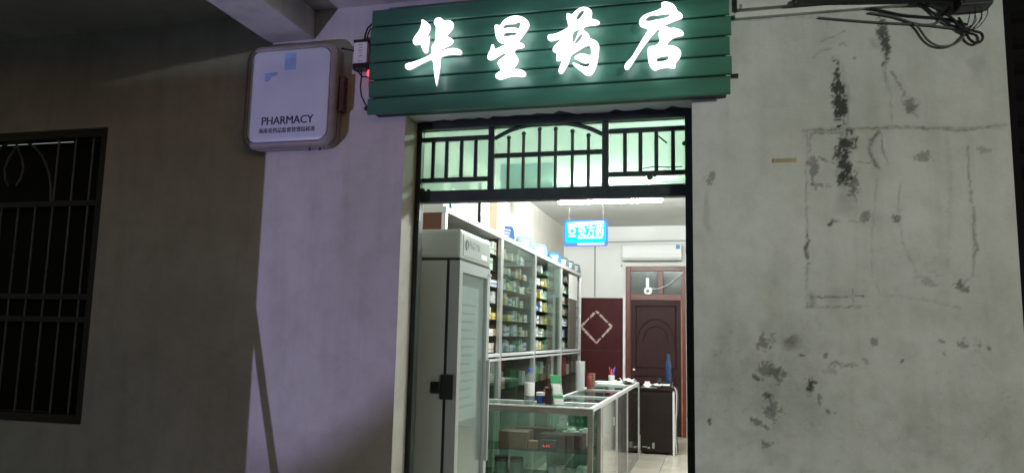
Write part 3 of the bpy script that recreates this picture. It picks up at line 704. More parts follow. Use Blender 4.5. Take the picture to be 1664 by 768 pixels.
CB = [
 ('thick black cable bundle running along the trunking to the junction box', 0.020, 'cord', [(0.376,-0.055,3.050),(0.40,-0.055,3.056),(0.508,-0.055,3.050),(0.714,-0.055,3.034),(0.914,-0.055,3.018),(1.06,-0.055,3.006)]),
 ('grey cable sagging across the wall just below the trunking', 0.0065, 'cord_grey', [(0.485,-0.012,2.986),(0.717,-0.012,2.944),(0.917,-0.015,2.914),(1.068,-0.025,2.882),(1.111,-0.04,2.888)]),
 ('black cable slanting down from the bundle to the knot of wires', 0.006, 'cord', [(0.62,-0.02,3.018),(0.718,-0.03,3.005),(0.843,-0.03,2.965),(1.014,-0.03,2.932),(1.097,-0.03,2.896)]),
 ('dark cable hanging in a wide loop below the other cables', 0.0065, 'cord_grey', [(0.880,-0.04,2.922),(0.900,-0.04,2.898),(0.934,-0.04,2.838),(0.981,-0.04,2.806),(1.042,-0.04,2.813),(1.092,-0.04,2.859)]),
 ('small tight loop of cable under the junction box', 0.0075, 'cord', [(1.06,-0.05,2.93),(1.079,-0.05,2.884),(1.095,-0.05,2.832),(1.122,-0.05,2.808),(1.147,-0.05,2.822),(1.144,-0.05,2.850),(1.113,-0.05,2.864),(1.085,-0.05,2.875)]),
 ('short cable crossing behind the hanging wires', 0.006, 'cord', [(0.90,-0.03,3.015),(0.931,-0.03,2.997),(0.978,-0.03,2.944),(1.013,-0.03,2.912),(1.06,-0.035,2.885)]),
 ('cable curving down left of the junction box', 0.008, 'cord', [(0.93,-0.06,3.005),(0.960,-0.06,2.985),(1.030,-0.06,2.930),(1.064,-0.06,2.881),(1.098,-0.06,2.856)]),
 ('cable dipping in a low arc between trunking and knot', 0.007, 'cord_grey', [(0.70,-0.015,2.99),(0.80,-0.016,2.962),(0.90,-0.018,2.918),(0.97,-0.02,2.915),(1.00,-0.02,2.95),(1.03,-0.03,2.985)]),
 ('thin wire dropping from the right side of the junction box', 0.0025, 'cord', [(1.146,-0.06,2.956),(1.148,-0.06,2.916),(1.111,-0.06,2.873)]),
 ('thin outermost wire bending from the junction box to the knot', 0.0025, 'cord', [(1.176,-0.06,2.990),(1.170,-0.06,2.930),(1.140,-0.06,2.885),(1.112,-0.06,2.868)]),
 ('thin wire straight below the junction box', 0.0025, 'cord', [(1.128,-0.06,2.953),(1.118,-0.06,2.910),(1.104,-0.06,2.876)]),
]
for lab, r, mt, p in CB:
    p = [(x, min(-r-0.001, y*0.4), z) for x, y, z in p] if r < 0.015 else p
    tag(MB().tube(catmull(p), r*0.78, 7).build('cable', mt, smooth=True), lab, 'cable', 'cables at the top of the right wall')
tag(B(0.272, 0.376, -0.004, -0.0006, 2.312, 2.330).build('tape_remnant', 'oldpaper'), 'strip of yellowed paper tape stuck on the right wall', 'tape')

# ------------------------------------------------------------------ iron door frame with barred transom
dr = thing('door_frame', (-0.82, 0.2, 0.0), 'black iron door frame with barred green glass transom in the doorway', 'door frame')
B(-1.549, -1.520, 0.165, 0.225, 0.0, 2.60).build('post', 'iron', dr, bevel=0.003)
B(-0.126, -0.088, 0.165, 0.225, 0.0, 2.60).build('post', 'iron', dr, bevel=0.003)
B(-1.549, -0.088, 0.164, 0.226, 2.600, 2.639).build('top_rail', 'iron', dr, bevel=0.003)
tran = B(-1.519, -0.127, 0.165, 0.225, 2.200, 2.262).build('transom_rail', 'iron', dr, bevel=0.004)
ORG[tran.name] = ORG[dr.name]
for x in (-1.130, -0.523):
    B(x-0.017, x+0.017, 0.176, 0.204, 2.263, 2.599).build('mullion', 'iron', dr, bevel=0.003)
for x0, x1 in ((-1.519, -1.148), (-0.505, -0.127)):
    for z in (2.548, 2.323):
        B(x0, x1, 0.180, 0.200, z-0.012, z+0.012).build('crossbar', 'iron', dr, bevel=0.002)
for x in (-1.460, -1.382, -1.298, -1.218, -0.424, -0.346, -0.267, -0.185):
    B(x-0.010, x+0.010, 0.183, 0.197, 2.336, 2.535).build('bar', 'iron', dr, bevel=0.002)
B(-1.112, -0.541, 0.180, 0.200, 2.433, 2.456).build('crossbar', 'iron', dr, bevel=0.002)
for x, zt in ((-1.037, 2.545), (-0.956, 2.564), (-0.870, 2.582), (-0.784, 2.580), (-0.695, 2.563), (-0.611, 2.538)):
    MB().tube([(x, 0.19, 2.263), (x, 0.19, zt-0.012), (x, 0.19, zt-0.009), (x, 0.19, zt), (x, 0.19, zt+0.007)], [0.0085, 0.0085, 0.012, 0.012, 0.005], 8).build('bar', 'iron', dr)
MB().tube(catmull([(-1.113, 0.19, 2.540), (-1.03, 0.19, 2.580), (-0.93, 0.19, 2.603), (-0.83, 0.19, 2.610), (-0.73, 0.19, 2.603), (-0.62, 0.19, 2.575), (-0.540, 0.19, 2.537)], 4), 0.0115, 8).build('arch', 'iron', dr)
for x0, x1 in ((-1.519, -1.147), (-1.1125, -0.5405), (-0.5055, -0.127)):
    B(x0, x1, 0.208, 0.212, 2.263, 2.599).build('pane', 'pane', dr)
B(-1.085, -0.80, 0.214, 0.2145, 2.268, 2.405).build('paper_sheet', 'sheet', dr)
random.seed(5)
jag = [(-1.545, 0.163)] + [(-1.545+0.04*k, 0.163-abs(random.gauss(0.012, 0.02))-(0.03 if 10 < k < 22 else 0)) for k in range(1, 36)] + [(-0.10, 0.163)]
MB().prism(jag, 'z', 2.6365, 2.6392).build('flaking_paint', 'iron', dr)
# rough weld blobs and torn wire on the transom
for x, z, r in ((-0.30, 2.305, 0.016), (-0.275, 2.315, 0.011), (-0.245, 2.325, 0.010), (-0.33, 2.318, 0.010), (-0.13, 2.47, 0.012), (-1.48, 2.265, 0.012), (-1.515, 2.268, 0.015)):
    MB().lathe([(r*0.3, -r), (r*0.9, -r*0.5), (r, 0.1*r), (r*0.7, r*0.7), (r*0.2, r)], (x, 0.19, z), 7).build('weld_blob', 'iron', dr)
MB().tube([(-0.34, 0.178, 2.345), (-0.28, 0.172, 2.352), (-0.20, 0.174, 2.347), (-0.14, 0.176, 2.349)], 0.003, 5).build('torn_wire', 'iron', dr)
MB().tube([(-0.262, 0.205, 2.520), (-0.215, 0.204, 2.478)], 0.004, 5).build('torn_wire', 'iron', dr)
B(-1.524, -1.512, 0.150, 0.166, 2.10, 2.19).build('hinge', 'steel_bar', dr)

# ------------------------------------------------------------------ medicine cooler by the door
fr = thing('medicine_cooler', (-1.68, 0.7, 0.0), 'tall grey glass door medicine cooler just inside the doorway', 'cooler')
FX0, FX1, FY0, FY1, FT = -2.02, -1.36, 0.40, 1.00, 2.090
mb = MB()
mb.box(FX0, FX0+0.04, FY0, FY1, 0.06, 1.912)
mb.box(FX0+0.04, FX1-0.078, FY0, FY0+0.04, 0.06, 1.912)
mb.box(FX0+0.04, FX1-0.078, FY1-0.04, FY1, 0.06, 1.912)
mb.box(FX0+0.04, FX1-0.078, FY0+0.04, FY1-0.04, 0.06, 0.16)
mb.build('cabinet_body', 'fridge', fr)
B(FX0+0.041, FX0+0.05, FY0+0.041, FY1-0.041, 0.17, 1.91).build('liner', 'fridge_in', fr)
hd = B(FX0, FX1, FY0, FY1, 1.924, FT).build('header', 'fridge', fr, bevel=0.018)
B(FX1-0.001, FX1+0.003, FY0+0.045, FY1-0.045, 1.945, 2.062).build('header_panel', 'fridge_trim', hd, bevel=0.001)
text_mesh('lettering', '药品冷藏', 0.05, side(FX1+0.0035, FY0+0.16, 2.0), 'greyp', hd, width=0.20)
MB().tube([(FX1+0.004, FY0+0.105+0.022*math.cos(R(a)), 2.008+0.028*math.sin(R(a))) for a in range(0, 360, 30)], 0.004, 5, True).build('emblem', 'greyp', hd)
B(FX1+0.003, FX1+0.006, FY0+0.38, FY0+0.50, 1.955, 1.985).build('display', 'whitep', hd)
B(FX1-0.077, FX1-0.0605, FY0+0.003, FY1-0.003, 0.09, 1.911).build('gasket', 'rubber', fr)
B(FX0+0.003, FX1-0.003, FY0+0.003, FY1-0.003, 1.9125, 1.9235).build('gasket', 'rubber', fr)
dmb = MB()
dmb.box(FX1-0.060, FX1, FY0, FY0+0.055, 0.08, 1.912)
dmb.box(FX1-0.060, FX1, FY1-0.055, FY1, 0.08, 1.912)
dmb.box(FX1-0.060, FX1, FY0+0.055, FY1-0.055, 1.850, 1.912)
dmb.box(FX1-0.060, FX1, FY0+0.055, FY1-0.055, 0.08, 0.16)
fd = dmb.build('door', 'fridge_trim', fr)
B(FX1-0.020, FX1-0.014, FY0+0.055, FY1-0.055, 0.16, 1.85).build('door_glass', 'glass_fridge', fd)
B(FX1+0.0005, FX1+0.02, FY1-0.050, FY1-0.030, 0.75, 1.35).build('door_handle', 'greyp', fd)
B(FX1+0.0005, FX1+0.012, FY1-0.06, FY1-0.01, 1.868, 1.882).build('hinge', 'alu', fd)
ns = B(FX1-0.026, FX1-0.024, FY0+0.09, FY1-0.16, 1.02, 1.78).build('notice_sheet', 'bag', fr)
for k in range(13):
    z = 1.09+0.048*k
    B(FX1-0.0238, FX1-0.0234, FY0+0.12, FY1-0.20-0.03*((k*7) % 4), z, z+0.012).build('print_line', 'greyp', ns)
for z in (0.45, 0.75, 1.05, 1.35, 1.62):
    sm = MB()
    for k in range(8):
        y = FY0+0.06+k*0.068
        sm.tube([(FX0+0.06, y, z), (FX1-0.10, y, z)], 0.003, 5)
    sm.box(FX1-0.10, FX1-0.092, FY0+0.05, FY1-0.05, z-0.004, z+0.03)
    sm.build('wire_shelf', 'whitep', fr)
lk = B(FX1-0.088, FX1-0.010, FY0-0.022, FY0-0.001, 1.150, 1.285).build('latch', 'blackp', fr, bevel=0.006)
B(FX1-0.145, FX1-0.089, FY0-0.016, FY0-0.0012, 1.180, 1.245).build('latch_bolt', 'blackp', lk, bevel=0.006)

# stock kept in the cooler
for ti, z in enumerate((0.455, 0.755, 1.055, 1.355, 1.625)):
    k = 0
    for y in (0.50, 0.62, 0.76, 0.88):
        if random.random() < 0.55:
            k += 1
            w, h = random.uniform(0.05, 0.09), random.uniform(0.08, 0.14)
            tag(B(-1.62, -1.55, y-w/2, y+w/2, z, z+h).build('cold_medicine_box', random.choice(['paper', 'whitep', 'pale_plate'])),
                'pale medicine box behind the cooler glass, %s from the doorway on its %s shelf' % (['first', 'second', 'third', 'fourth'][k-1], ['lowest', 'second', 'third', 'fourth', 'top'][ti]), 'medicine box', 'boxes inside the cooler')

# ------------------------------------------------------------------ wall cabinets along the left wall
CX0, CX1, CT = -2.385, -1.95, 2.465
UN = [(1.77, 3.39), (3.395, 4.825), (4.83, 6.38), (6.385, 7.93)]
ULAB = ['aluminium wall cabinet mostly hidden behind the cooler with a brown end panel',
        'aluminium wall cabinet with two hazy glass doors, right after the cooler',
        'aluminium wall cabinet half open with one glass door, third in the row',
        'open aluminium wall cabinet with pinned sheet, last in the row by the red door']
UWORD = ['cabinet behind cooler', 'glass door cabinet', 'half open cabinet', 'last cabinet']
M['cab_back'] = pbr('cabinet_back_board', (0.30, 0.31, 0.29), 0.6, var=0.15)
M['cab_dark'] = pbr('cabinet_dark_board', (0.10, 0.09, 0.075), 0.6, var=0.2)
ZS = [1.345+0.152*k for k in range(7)]
for u, (y0, y1) in enumerate(UN):
    t = thing('wall_cabinet', ((CX0+CX1)/2, (y0+y1)/2, 0), ULAB[u], 'cabinet', 'glass cabinets along the left wall')
    for y in (y0, y1-0.040):
        B(CX1-0.035, CX1, y, y+0.040, 0.0, CT-0.046).build('post', 'alu', t, bevel=0.003)
    B(CX0, CX1+0.004, y0, y1, CT-0.045, CT).build('top_rail', 'alu_white', t, bevel=0.004)
    B(CX1-0.030, CX1+0.006, y0+0.041, y1-0.041, 1.306, 1.336).build('ledge', 'alu_white', t, bevel=0.002)
    B(CX1-0.030, CX1+0.006, y0+0.041, y1-0.041, 1.268, 1.288).build('ledge', 'alu_white', t, bevel=0.002)
    B(CX0, CX0+0.012, y0+0.014, y1-0.014, 0.02, CT-0.047).build('back_board', 'cab_dark' if u in (0, 3) else 'cab_back', t)
    B(CX0, CX1-0.036, y0+0.001, y0+0.013, 0.02, CT-0.047).build('end_board', 'brown_board' if u == 0 else 'cab_back', t)
    B(CX0, CX1-0.036, y1-0.013, y1-0.001, 0.02, CT-0.047).build('end_board', 'cab_dark' if u == 0 else 'cab_back', t)
    B(CX0+0.0125, CX0+0.016, y0+0.014, y1-0.014, 0.11, 1.26).build('brightened_back', 'lower_board', t)  # paler back board makes up for light missing on the lower shelves
    for z in ZS + [0.98, 0.66, 0.10]:
        B(CX0+0.017, CX1-0.040, y0+0.014, y1-0.014, z-0.008, z).build('shelf', 'shelf_glass', t)
    B(CX1-0.020, CX1-0.014, y0+0.041, y1-0.041, 0.02, 0.10).build('kick_board', 'cab_back', t)
    ym = (y0+y1)/2
    if u in (1, 2):
        g = [(y0+0.042, ym+0.03, CX1-0.012), (ym-0.03, y1-0.042, CX1-0.022)]
        if u == 2: g = [(ym-0.06, y1-0.042, CX1-0.022), (ym-0.02, y1-0.05, CX1-0.012)]
        for a, b, x in g:
            gd = B(x-0.002, x+0.002, a, b, 1.338, CT-0.048).build('glass_door', 'glass_hazy', t)
    for a, b, x in ((y0+0.042, ym+0.03, CX1-0.012), (ym-0.03, y1-0.042, CX1-0.022)):
        B(x-0.002, x+0.002, a, b, 0.11, 1.266).build('lower_glass', 'glass', t)
    if u == 3:
        B(CX1+0.002, CX1+0.004, 6.86, 7.54, 2.04, 2.385).build('pinned_sheet', 'paper', t)
        B(CX1-0.010, CX1-0.004, 6.90, 7.50, 1.35, 2.03).build('middle_panel', 'cab_dark', t)

CART = [('white', carton('white_blue_carton', (0.80, 0.80, 0.78), (0.15, 0.30, 0.62))),
        ('white', carton('white_plain_carton', (0.82, 0.82, 0.80), (0.55, 0.62, 0.60), 0.2, 0.45)),
        ('pale green', carton('pale_green_carton', (0.62, 0.74, 0.62), (0.20, 0.45, 0.28), 0.55, 0.8)),
        ('cream', carton('cream_carton', (0.74, 0.68, 0.52), (0.50, 0.26, 0.12), 0.25, 0.4)),
        ('yellow', carton('yellow_carton', (0.75, 0.58, 0.10), (0.80, 0.75, 0.55), 0.6, 0.8)),
        ('orange striped', carton('orange_white_carton', (0.80, 0.78, 0.74), (0.80, 0.28, 0.06), 0.15, 0.5)),
        ('blue', carton('blue_carton', (0.12, 0.26, 0.62), (0.75, 0.78, 0.82), 0.55, 0.85)),
        ('grey', carton('grey_carton', (0.52, 0.55, 0.54), (0.30, 0.34, 0.36), 0.1, 0.3)),
        ('tan', carton('tan_carton', (0.48, 0.36, 0.22), (0.30, 0.18, 0.10), 0.6, 0.75))]
CWT = [4, 10, 3, 6, 3, 3, 2, 2, 2]
DIM = [(0.07, 0.065, 0.10), (0.06, 0.10, 0.085), (0.06, 0.055, 0.122), (0.08, 0.13, 0.065), (0.06, 0.08, 0.112)]
PROTO = {}
NTH = ['first', 'second', 'third', 'fourth', 'fifth', 'sixth', 'seventh', 'eighth', 'ninth', 'tenth', 'eleventh', 'twelfth', 'thirteenth', 'fourteenth', 'fifteenth']
TIER = ['lowest', 'second', 'third', 'fourth', 'fifth', 'sixth', 'top']
def med_box(ci, di, x, y, z, rz, label):
    key = (ci, di)
    if key not in PROTO:
        dx, dy, dz = DIM[di]
        o = MB().box(-dx/2, dx/2, -dy/2, dy/2, 0, dz).build('medicine_box', CART[ci][1], bevel=0.0015)
        PROTO[key] = o
    else:
        o = PROTO[key].copy(); COL.objects.link(o)
    o.location = (x, y, z); o.rotation_euler = (0, 0, rz)
    return tag(o, label, 'medicine box', 'medicine boxes on the wall cabinet shelves')
total = 0
for u, (y0, y1) in enumerate(UN):
    for ti, z in enumerate(ZS):
        if u == 0: lo, hi = 2.90, y1+0.06
        else: lo, hi = y0+0.06, y1-0.06
        y = lo + random.uniform(0.0, 0.05); n = 0
        fill = [0.95, 0.95, 0.95, 0.92, 0.9, 0.75, 0.5][ti]
        while y < hi-0.1 and n < 15:
            ci = random.choices(range(9), CWT)[0]
            di = random.randrange(5)
            w = DIM[di][1]
            if u == 1 and ti == 1 and abs(y-4.35) < 0.06: ci, di = 4, 2
            if random.random() < fill:
                lab = '%s medicine box, %s from the cooler end, %s shelf of the %s' % (CART[ci][0], NTH[n], TIER[ti], UWORD[u])
                med_box(ci, di, CX1-(0.078 if u == 0 else 0.09)-random.uniform(0, 0.01 if u == 0 else 0.05), y+w/2, z+0.0005, random.uniform(-0.16, 0.16), lab)
                n += 1; total += 1
            y += w + random.choice([0.003, 0.004, 0.006, 0.03, 0.008])

# stock on the lower shelves and things standing there
def bottle(name, c, r, h, mat, cap, label, labmat=None, cat='bottle', neck=0.4):
    t = thing(name, c, label, cat)
    MB().lathe([(r*0.9, 0), (r, 0.01), (r, h*0.68), (r*0.85, h*0.76), (r*neck, h*0.86), (r*neck, h*0.90)], c, 16).build('body', mat, t, smooth=True)
    MB().lathe([(r*neck*1.15, h*0.90), (r*neck*1.15, h), (r*neck*0.9, h*1.005)], c, 12).build('cap', cap, t, smooth=True)
    if labmat:
        MB().lathe([(r*1.01, h*0.22), (r*1.015, h*0.23), (r*1.015, h*0.58), (r*1.01, h*0.59)], c, 16).build('label', labmat, t, smooth=True)
    return t
bottle('spray_bottle', (-2.02, 5.02, 0.981), 0.05, 0.25, 'whitep', 'lime', 'white bottle with bright green top on the lower shelf behind the counter')
bottle('spray_bottle', (-2.03, 5.20, 0.981), 0.045, 0.20, 'lime', 'lime', 'bright green bottle on the lower shelf behind the counter')
tag(B(-2.12, -2.00, 3.95, 4.35, 0.981, 1.16).build('green_carton', 'sign_green', bevel=0.004), 'dark green carton on the lower shelf behind the clear bottle', 'carton')
tag(B(-2.10, -2.02, 5.45, 5.62, 1.06, 1.20).build('small_paper_packet', 'paper'), 'small cream packet on the lower shelf right of the green bottles', 'packet')
tag(B(-2.12, -2.0, 5.42, 5.66, 0.981, 1.059).build('flat_carton', 'cardboard'), 'flat brown carton on the lower shelf under the cream packet', 'carton')
tag(B(-2.12, -1.99, 3.46, 3.60, 0.981, 1.08).build('flat_carton', 'tan_box'), 'copper coloured carton on the lower shelf next to the cooler', 'carton')
tag(B(-2.10, -1.99, 6.55, 6.95, 0.981, 1.22).build('red_carton', 'red_p', bevel=0.004), 'red carton on the lower shelf near the maroon door', 'carton')
for k, y in enumerate((3.7, 4.55, 5.9, 6.1, 7.2, 7.5)):
    tag(B(-2.14, -2.02, y, y+0.13, 0.981, 0.981+0.11+0.03*(k % 3)).build('storage_box', ['cardboard', 'paper', 'greyp'][k % 3]),
        'dull storage box on the lower shelf, %s from the cooler' % NTH[k], 'box', 'storage boxes on the lower shelves')

# category plates leaning on the cabinet tops
PL = [(3.53, 3.92, 'blue_plate', 'bright blue category plate nearest the cooler on the cabinet top'),
      (4.38, 4.71, 'pale_plate', 'pale blue category plate, second along the cabinet tops'),
      (5.09, 5.51, 'pale_plate', 'pale blue category plate with lilac edge, third along the cabinet tops'),
      (6.01, 6.38, 'blue_plate', 'blue category plate, fourth along the cabinet tops'),
      (6.60, 6.93, 'grey_plate', 'grey category plate, first of three above the last cabinet'),
      (7.06, 7.40, 'grey_plate', 'grey category plate, second of three above the last cabinet'),
      (7.55, 7.90, 'grey_plate', 'grey category plate, third of three above the last cabinet')]
for a, b, mt, lab in PL:
    t = thing('category_plate', (-1.99, (a+b)/2, CT), lab, 'sign plate', 'category plates on the cabinet tops')
    ym = (a+b)/2
    ca, sa = math.cos(R(32)), math.sin(R(32))
    def on(q, z, d=0.0):       # q along the plate, z up, d out of its face; turned a little towards the door
        lean = (z-CT)*0.25
        return (-2.0 + q*sa - (lean-d)*ca, ym + q*ca + (lean-d)*sa, z)
    prof = rrect(-0.115, 0.115, CT+0.002, CT+0.14, 0.030, 4)
    mb = MB(); n = len(prof)
    mb.v += [on(q, z) for q, z in prof] + [on(q, z, -0.008) for q, z in prof]
    mb.f += [tuple(range(n)), tuple(range(n, 2*n))[::-1]] + [(k, n+k, n+(k+1) % n, (k+1) % n) for k in range(n)]
    pl = mb.build('plate', mt, t)
    for z, hw in ((CT+0.090, 0.07), (CT+0.060, 0.055), (CT+0.035, 0.04)):
        MB().quad(on(-hw, z, 0.001), on(hw, z, 0.001), on(hw, z+0.016, 0.001), on(-hw, z+0.016, 0.001)).build('print_line', 'paper', pl)
    mb = MB(); mb.v += [on(-0.112, CT+0.001, -0.009), on(-0.112, CT+0.12, -0.009), on(-0.112, CT+0.001, -0.08), on(-0.108, CT+0.001, -0.009), on(-0.108, CT+0.12, -0.009), on(-0.108, CT+0.001, -0.08)]
    mb.f += [(0, 1, 2), (5, 4, 3), (0, 3, 4, 1), (1, 4, 5, 2), (2, 5, 3, 0)]
    mb.build('stand', 'blackp', t)

# cartons and boards on top of the cabinets
def boxthing(name, a, mat, label, cat='carton', bevel=0.004, **kw):
    return tag(B(*a).build(name, mat, bevel=bevel), label, cat)
mb = MB(); pr = rrect(1.95, 2.42, 2.467, 2.60, 0.045, 5)
mb.prism(pr, 'x', -2.30, -1.975); 
t = thing('plastic_box', (-2.14, 2.19, 2.467), 'pale rounded plastic box on the cabinet top nearest the door', 'box')
mb.build('body', 'pale_plate', t)
MB().prism(rrect(1.94, 2.43, 2.601, 2.64, 0.018, 4), 'x', -2.31, -1.965).build('lid', 'whitep', t)
boxthing('white_carton', (-2.30, -1.98, 1.785, 1.925, 2.467, 2.80), 'paper', 'white carton at the near end of the cabinet tops, cut by the transom')
boxthing('white_carton', (-2.30, -1.99, 2.46, 2.70, 2.467, 2.86), 'paper', 'tall white carton on the cabinet top beside the plastic box')
boxthing('black_folder', (-2.28, -1.97, 2.72, 2.76, 2.467, 2.84), 'blackp', 'black folder squeezed upright between white cartons on the cabinet top', 'folder', 0.002)
boxthing('white_carton', (-2.30, -1.98, 2.775, 3.02, 2.467, 2.83), 'paper', 'white carton between the black folder and the tan carton')
boxthing('tan_carton', (-2.30, -1.985, 3.03, 3.30, 2.467, 2.85), 'cardboard', 'tan cardboard carton standing on the cabinet top')
t = thing('printed_carton', (-2.16, 3.62, 2.467), 'white carton with blue lettering behind the first category plate', 'carton')
B(-2.32, -2.03, 3.33, 3.90, 2.467, 2.90).build('body', 'paper', t, bevel=0.004)
for k in range(3):
    B(-2.029, -2.028, 3.60, 3.85, 2.66+0.05*k, 2.69+0.05*k).build('print_line', 'blue_plate', t)
B(-2.0295, -2.0285, 3.36, 3.89, 2.86, 2.895).build('print_band', 'navy', t)
boxthing('picture_board', (-2.398, -2.385, 4.05, 6.2, 2.62, 3.22), 'in_wall_old', 'pale board fixed on the wall above the cabinets', 'board', 0.003)

# ------------------------------------------------------------------ hanging lit sign and ceiling light
hs = thing('hanging_sign', (-1.247, 4.0, 2.42), 'glowing blue hanging sign for prescription medicine', 'sign')
pn = MB().prism(rrect(-1.470, -1.024, 2.420, 2.690, 0.02, 4), 'y', 3.985, 4.02).build('panel', 'violet_lit', hs)
MB().prism(rrect(-1.455, -1.040, 2.450, 2.675, 0.03, 4), 'y', 3.981, 3.984).build('inner_panel', 'cyan_lit', hs)
text_mesh('lettering', '处方药', 0.13, front(-1.325, 3.9805, 2.525), 'white_lit', hs, width=0.265, bold=0.003)
MB().tube([(-1.385+0.030*math.cos(R(a)), 3.979, 2.575+0.030*math.sin(R(a))) for a in range(0, 360, 30)], 0.010, 5, True).build('emblem', 'white_lit', hs)
B(-1.42, -1.345, 3.9785, 3.9805, 2.515, 2.53).build('print_line', 'white_lit', hs)
B(-1.325, -1.075, 3.9785, 3.9805, 2.495, 2.508).build('print_line', 'white_lit', hs)
B(-1.325, -1.055, 3.9785, 3.9845, 2.432, 2.447).build('print_line', 'white_lit', hs)
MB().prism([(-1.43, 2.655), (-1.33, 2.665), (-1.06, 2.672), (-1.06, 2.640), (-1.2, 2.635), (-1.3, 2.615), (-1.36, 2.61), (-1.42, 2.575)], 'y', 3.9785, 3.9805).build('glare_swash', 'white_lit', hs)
for x in (-1.42, -1.07):
    MB().tube([(x, 4.0, 2.69), (x, 4.0, 3.321)], 0.004, 5).build('hanger', 'alu', hs)

def tube_light(y, z, x0, x1, label):
    tl = thing('tube_light', ((x0+x1)/2, y, z-0.03), label, 'tube light', 'fluorescent tubes under the shop ceiling')
    B(x0, x1, y-0.025, y+0.025, z+0.03, z+0.075).build('housing', 'whitep', tl, bevel=0.004)
    MB().tube([(x0+0.025, y, z), (x1-0.025, y, z)], 0.027, 12).build('tube', 'tube', tl)
    for x in (x0+0.01, x1-0.01):
        B(x-0.012, x+0.012, y-0.015, y+0.015, z-0.017, z+0.031).build('socket', 'whitep', tl)
    for x in (x0+0.2, x1-0.2):
        MB().tube([(x, y, z+0.075), (x, y, 3.321)], 0.005, 5).build('hanger', 'alu', tl)
tube_light(5.3, 3.115, -1.80, -0.55, 'lit white fluorescent tube deep in the shop, just below the transom bar')
tube_light(2.1, 3.235, -0.70, 0.55, 'lit fluorescent tube near the shop front, hidden above the transom')

# ------------------------------------------------------------------ glass counters
CH = 0.95
def frame_bars(t, segs, mat='alu', r=0.028, nm='frame_bar'):
    for (x0, x1, y0, y1, z0, z1) in segs:
        B(x0, x1, y0, y1, z0, z1).build(nm, mat, t, bevel=0.003)
ct = thing('glass_counter', (-1.44, 2.73, 0), 'glass display counter with aluminium edge facing the doorway', 'counter', 'glass display counters')
x0, x1, y0, y1 = -1.94, -0.93, 2.50, 2.96
frame_bars(ct, [(x0+0.001, x1-0.001, y0+0.002, y0+0.03, CH-0.058, CH-0.0125)], 'alu_dark', nm='front_rail')
frame_bars(ct, [(x0, x1, y0, y0+0.03, CH-0.012, CH), (x0, x1, y1-0.03, y1, CH-0.035, CH), (x0, x0+0.03, y0+0.031, y1-0.031, CH-0.034, CH), (x1-0.03, x1, y0+0.031, y1-0.031, CH-0.034, CH)], 'alu_white', nm='top_rail')
frame_bars(ct, [(x0, x0+0.035, y0, y0+0.035, 0.0, CH-0.060), (x1-0.042, x1, y0, y0+0.035, 0.0, CH-0.060), (x0, x0+0.03, y1-0.03, y1, 0.0, CH-0.036), (x1-0.03, x1, y1-0.03, y1, 0.0, CH-0.036)], 'alu_dark', nm='post')
frame_bars(ct, [(x0+0.036, x1-0.043, y0, y0+0.03, 0.10, 0.135), (x0+0.031, x1-0.031, y1-0.03, y1, 0.10, 0.135)], 'alu', nm='bottom_rail')
B(x0+0.031, x1-0.031, y0+0.031, y1-0.031, CH-0.012, CH-0.004).build('top_glass', 'glass', ct)
B(x0+0.036, x1-0.043, y0+0.010, y0+0.015, 0.136, CH-0.060).build('front_glass', 'glass', ct)
B(x0+0.036, x1-0.043, y0+0.02, y1-0.035, 0.587, 0.595).build('shelf', 'shelf_glass', ct)
B(x0+0.036, x1-0.043, y0+0.02, y1-0.035, 0.37, 0.378).build('shelf', 'shelf_glass', ct)
B(x0+0.036, x1-0.043, y0+0.01, y1-0.03, 0.02, 0.099).build('base', 'cab_back', ct)
B(x0+0.031, x1-0.031, y1-0.034, y1-0.031, 0.136, CH-0.05).build('added_back_glass', 'green_back', ct)  # frosted sheet added to brighten the inside of the counter
MB().tube([(-1.42, 2.90, 0.14), (-1.10, 2.90, 0.62)], 0.012, 6).build('brace', 'alu', ct)

lc = thing('glass_counter', (-1.165, 4.7, 0), 'long counter with mirrored side panels running back into the shop', 'counter', 'glass display counters')
x0, x1, y0, y1 = -1.40, -0.93, 2.965, 6.40
frame_bars(lc, [(x0, x0+0.03, y0, y1, CH-0.036, CH), (x1-0.03, x1, y0, y1, CH-0.036, CH)], 'alu_white', nm='top_rail')
for y in (2.966, 3.70, 4.70, 5.65, 6.37):
    frame_bars(lc, [(x0+0.031, x1-0.031, y, y+0.028, CH-0.030, CH-0.001)], 'alu_white', nm='cross_rail')
PY = [2.966, 3.08, 4.08, 5.03, 6.37]
for y in PY:
    frame_bars(lc, [(x1-0.03, x1+0.002, y, y+0.03, 0.0, CH-0.037), (x0, x0+0.03, y, y+0.03, 0.0, CH-0.037)], 'alu', nm='post')
for k in range(4):
    a, b = PY[k]+0.031, PY[k+1]-0.001
    B(x1-0.012, x1-0.006, a, b, 0.09, CH-0.037).build('side_panel', 'dark_panel' if k == 2 else 'mirror', lc)
B(x1-0.03, x1-0.004, y0+0.031, y1-0.031, 0.0, 0.085).build('kick_board', 'greyp', lc)
for a, b in ((2.995, 3.699), (3.729, 4.699), (4.729, 5.649), (5.679, 6.369)):
    B(x0+0.031, x1-0.031, a, b, CH-0.014, CH-0.006).build('top_glass', 'glass', lc)
B(x0+0.031, x1-0.031, y0+0.04, y1-0.04, 0.70, 0.708).build('shelf', 'shelf_glass', lc)
B(x0+0.031, x1-0.031, y0+0.04, y1-0.04, 0.086, 0.10).build('floor_board', 'cab_back', lc)
B(x0+0.004, x0+0.012, y0+0.04, y1-0.04, 0.10, CH-0.04).build('back_panel', 'cab_back', lc)
MB().box(x1+0.001, x1+0.012, 3.98, 4.00, 0.66, 0.74).build('padlock', 'alu', lc)
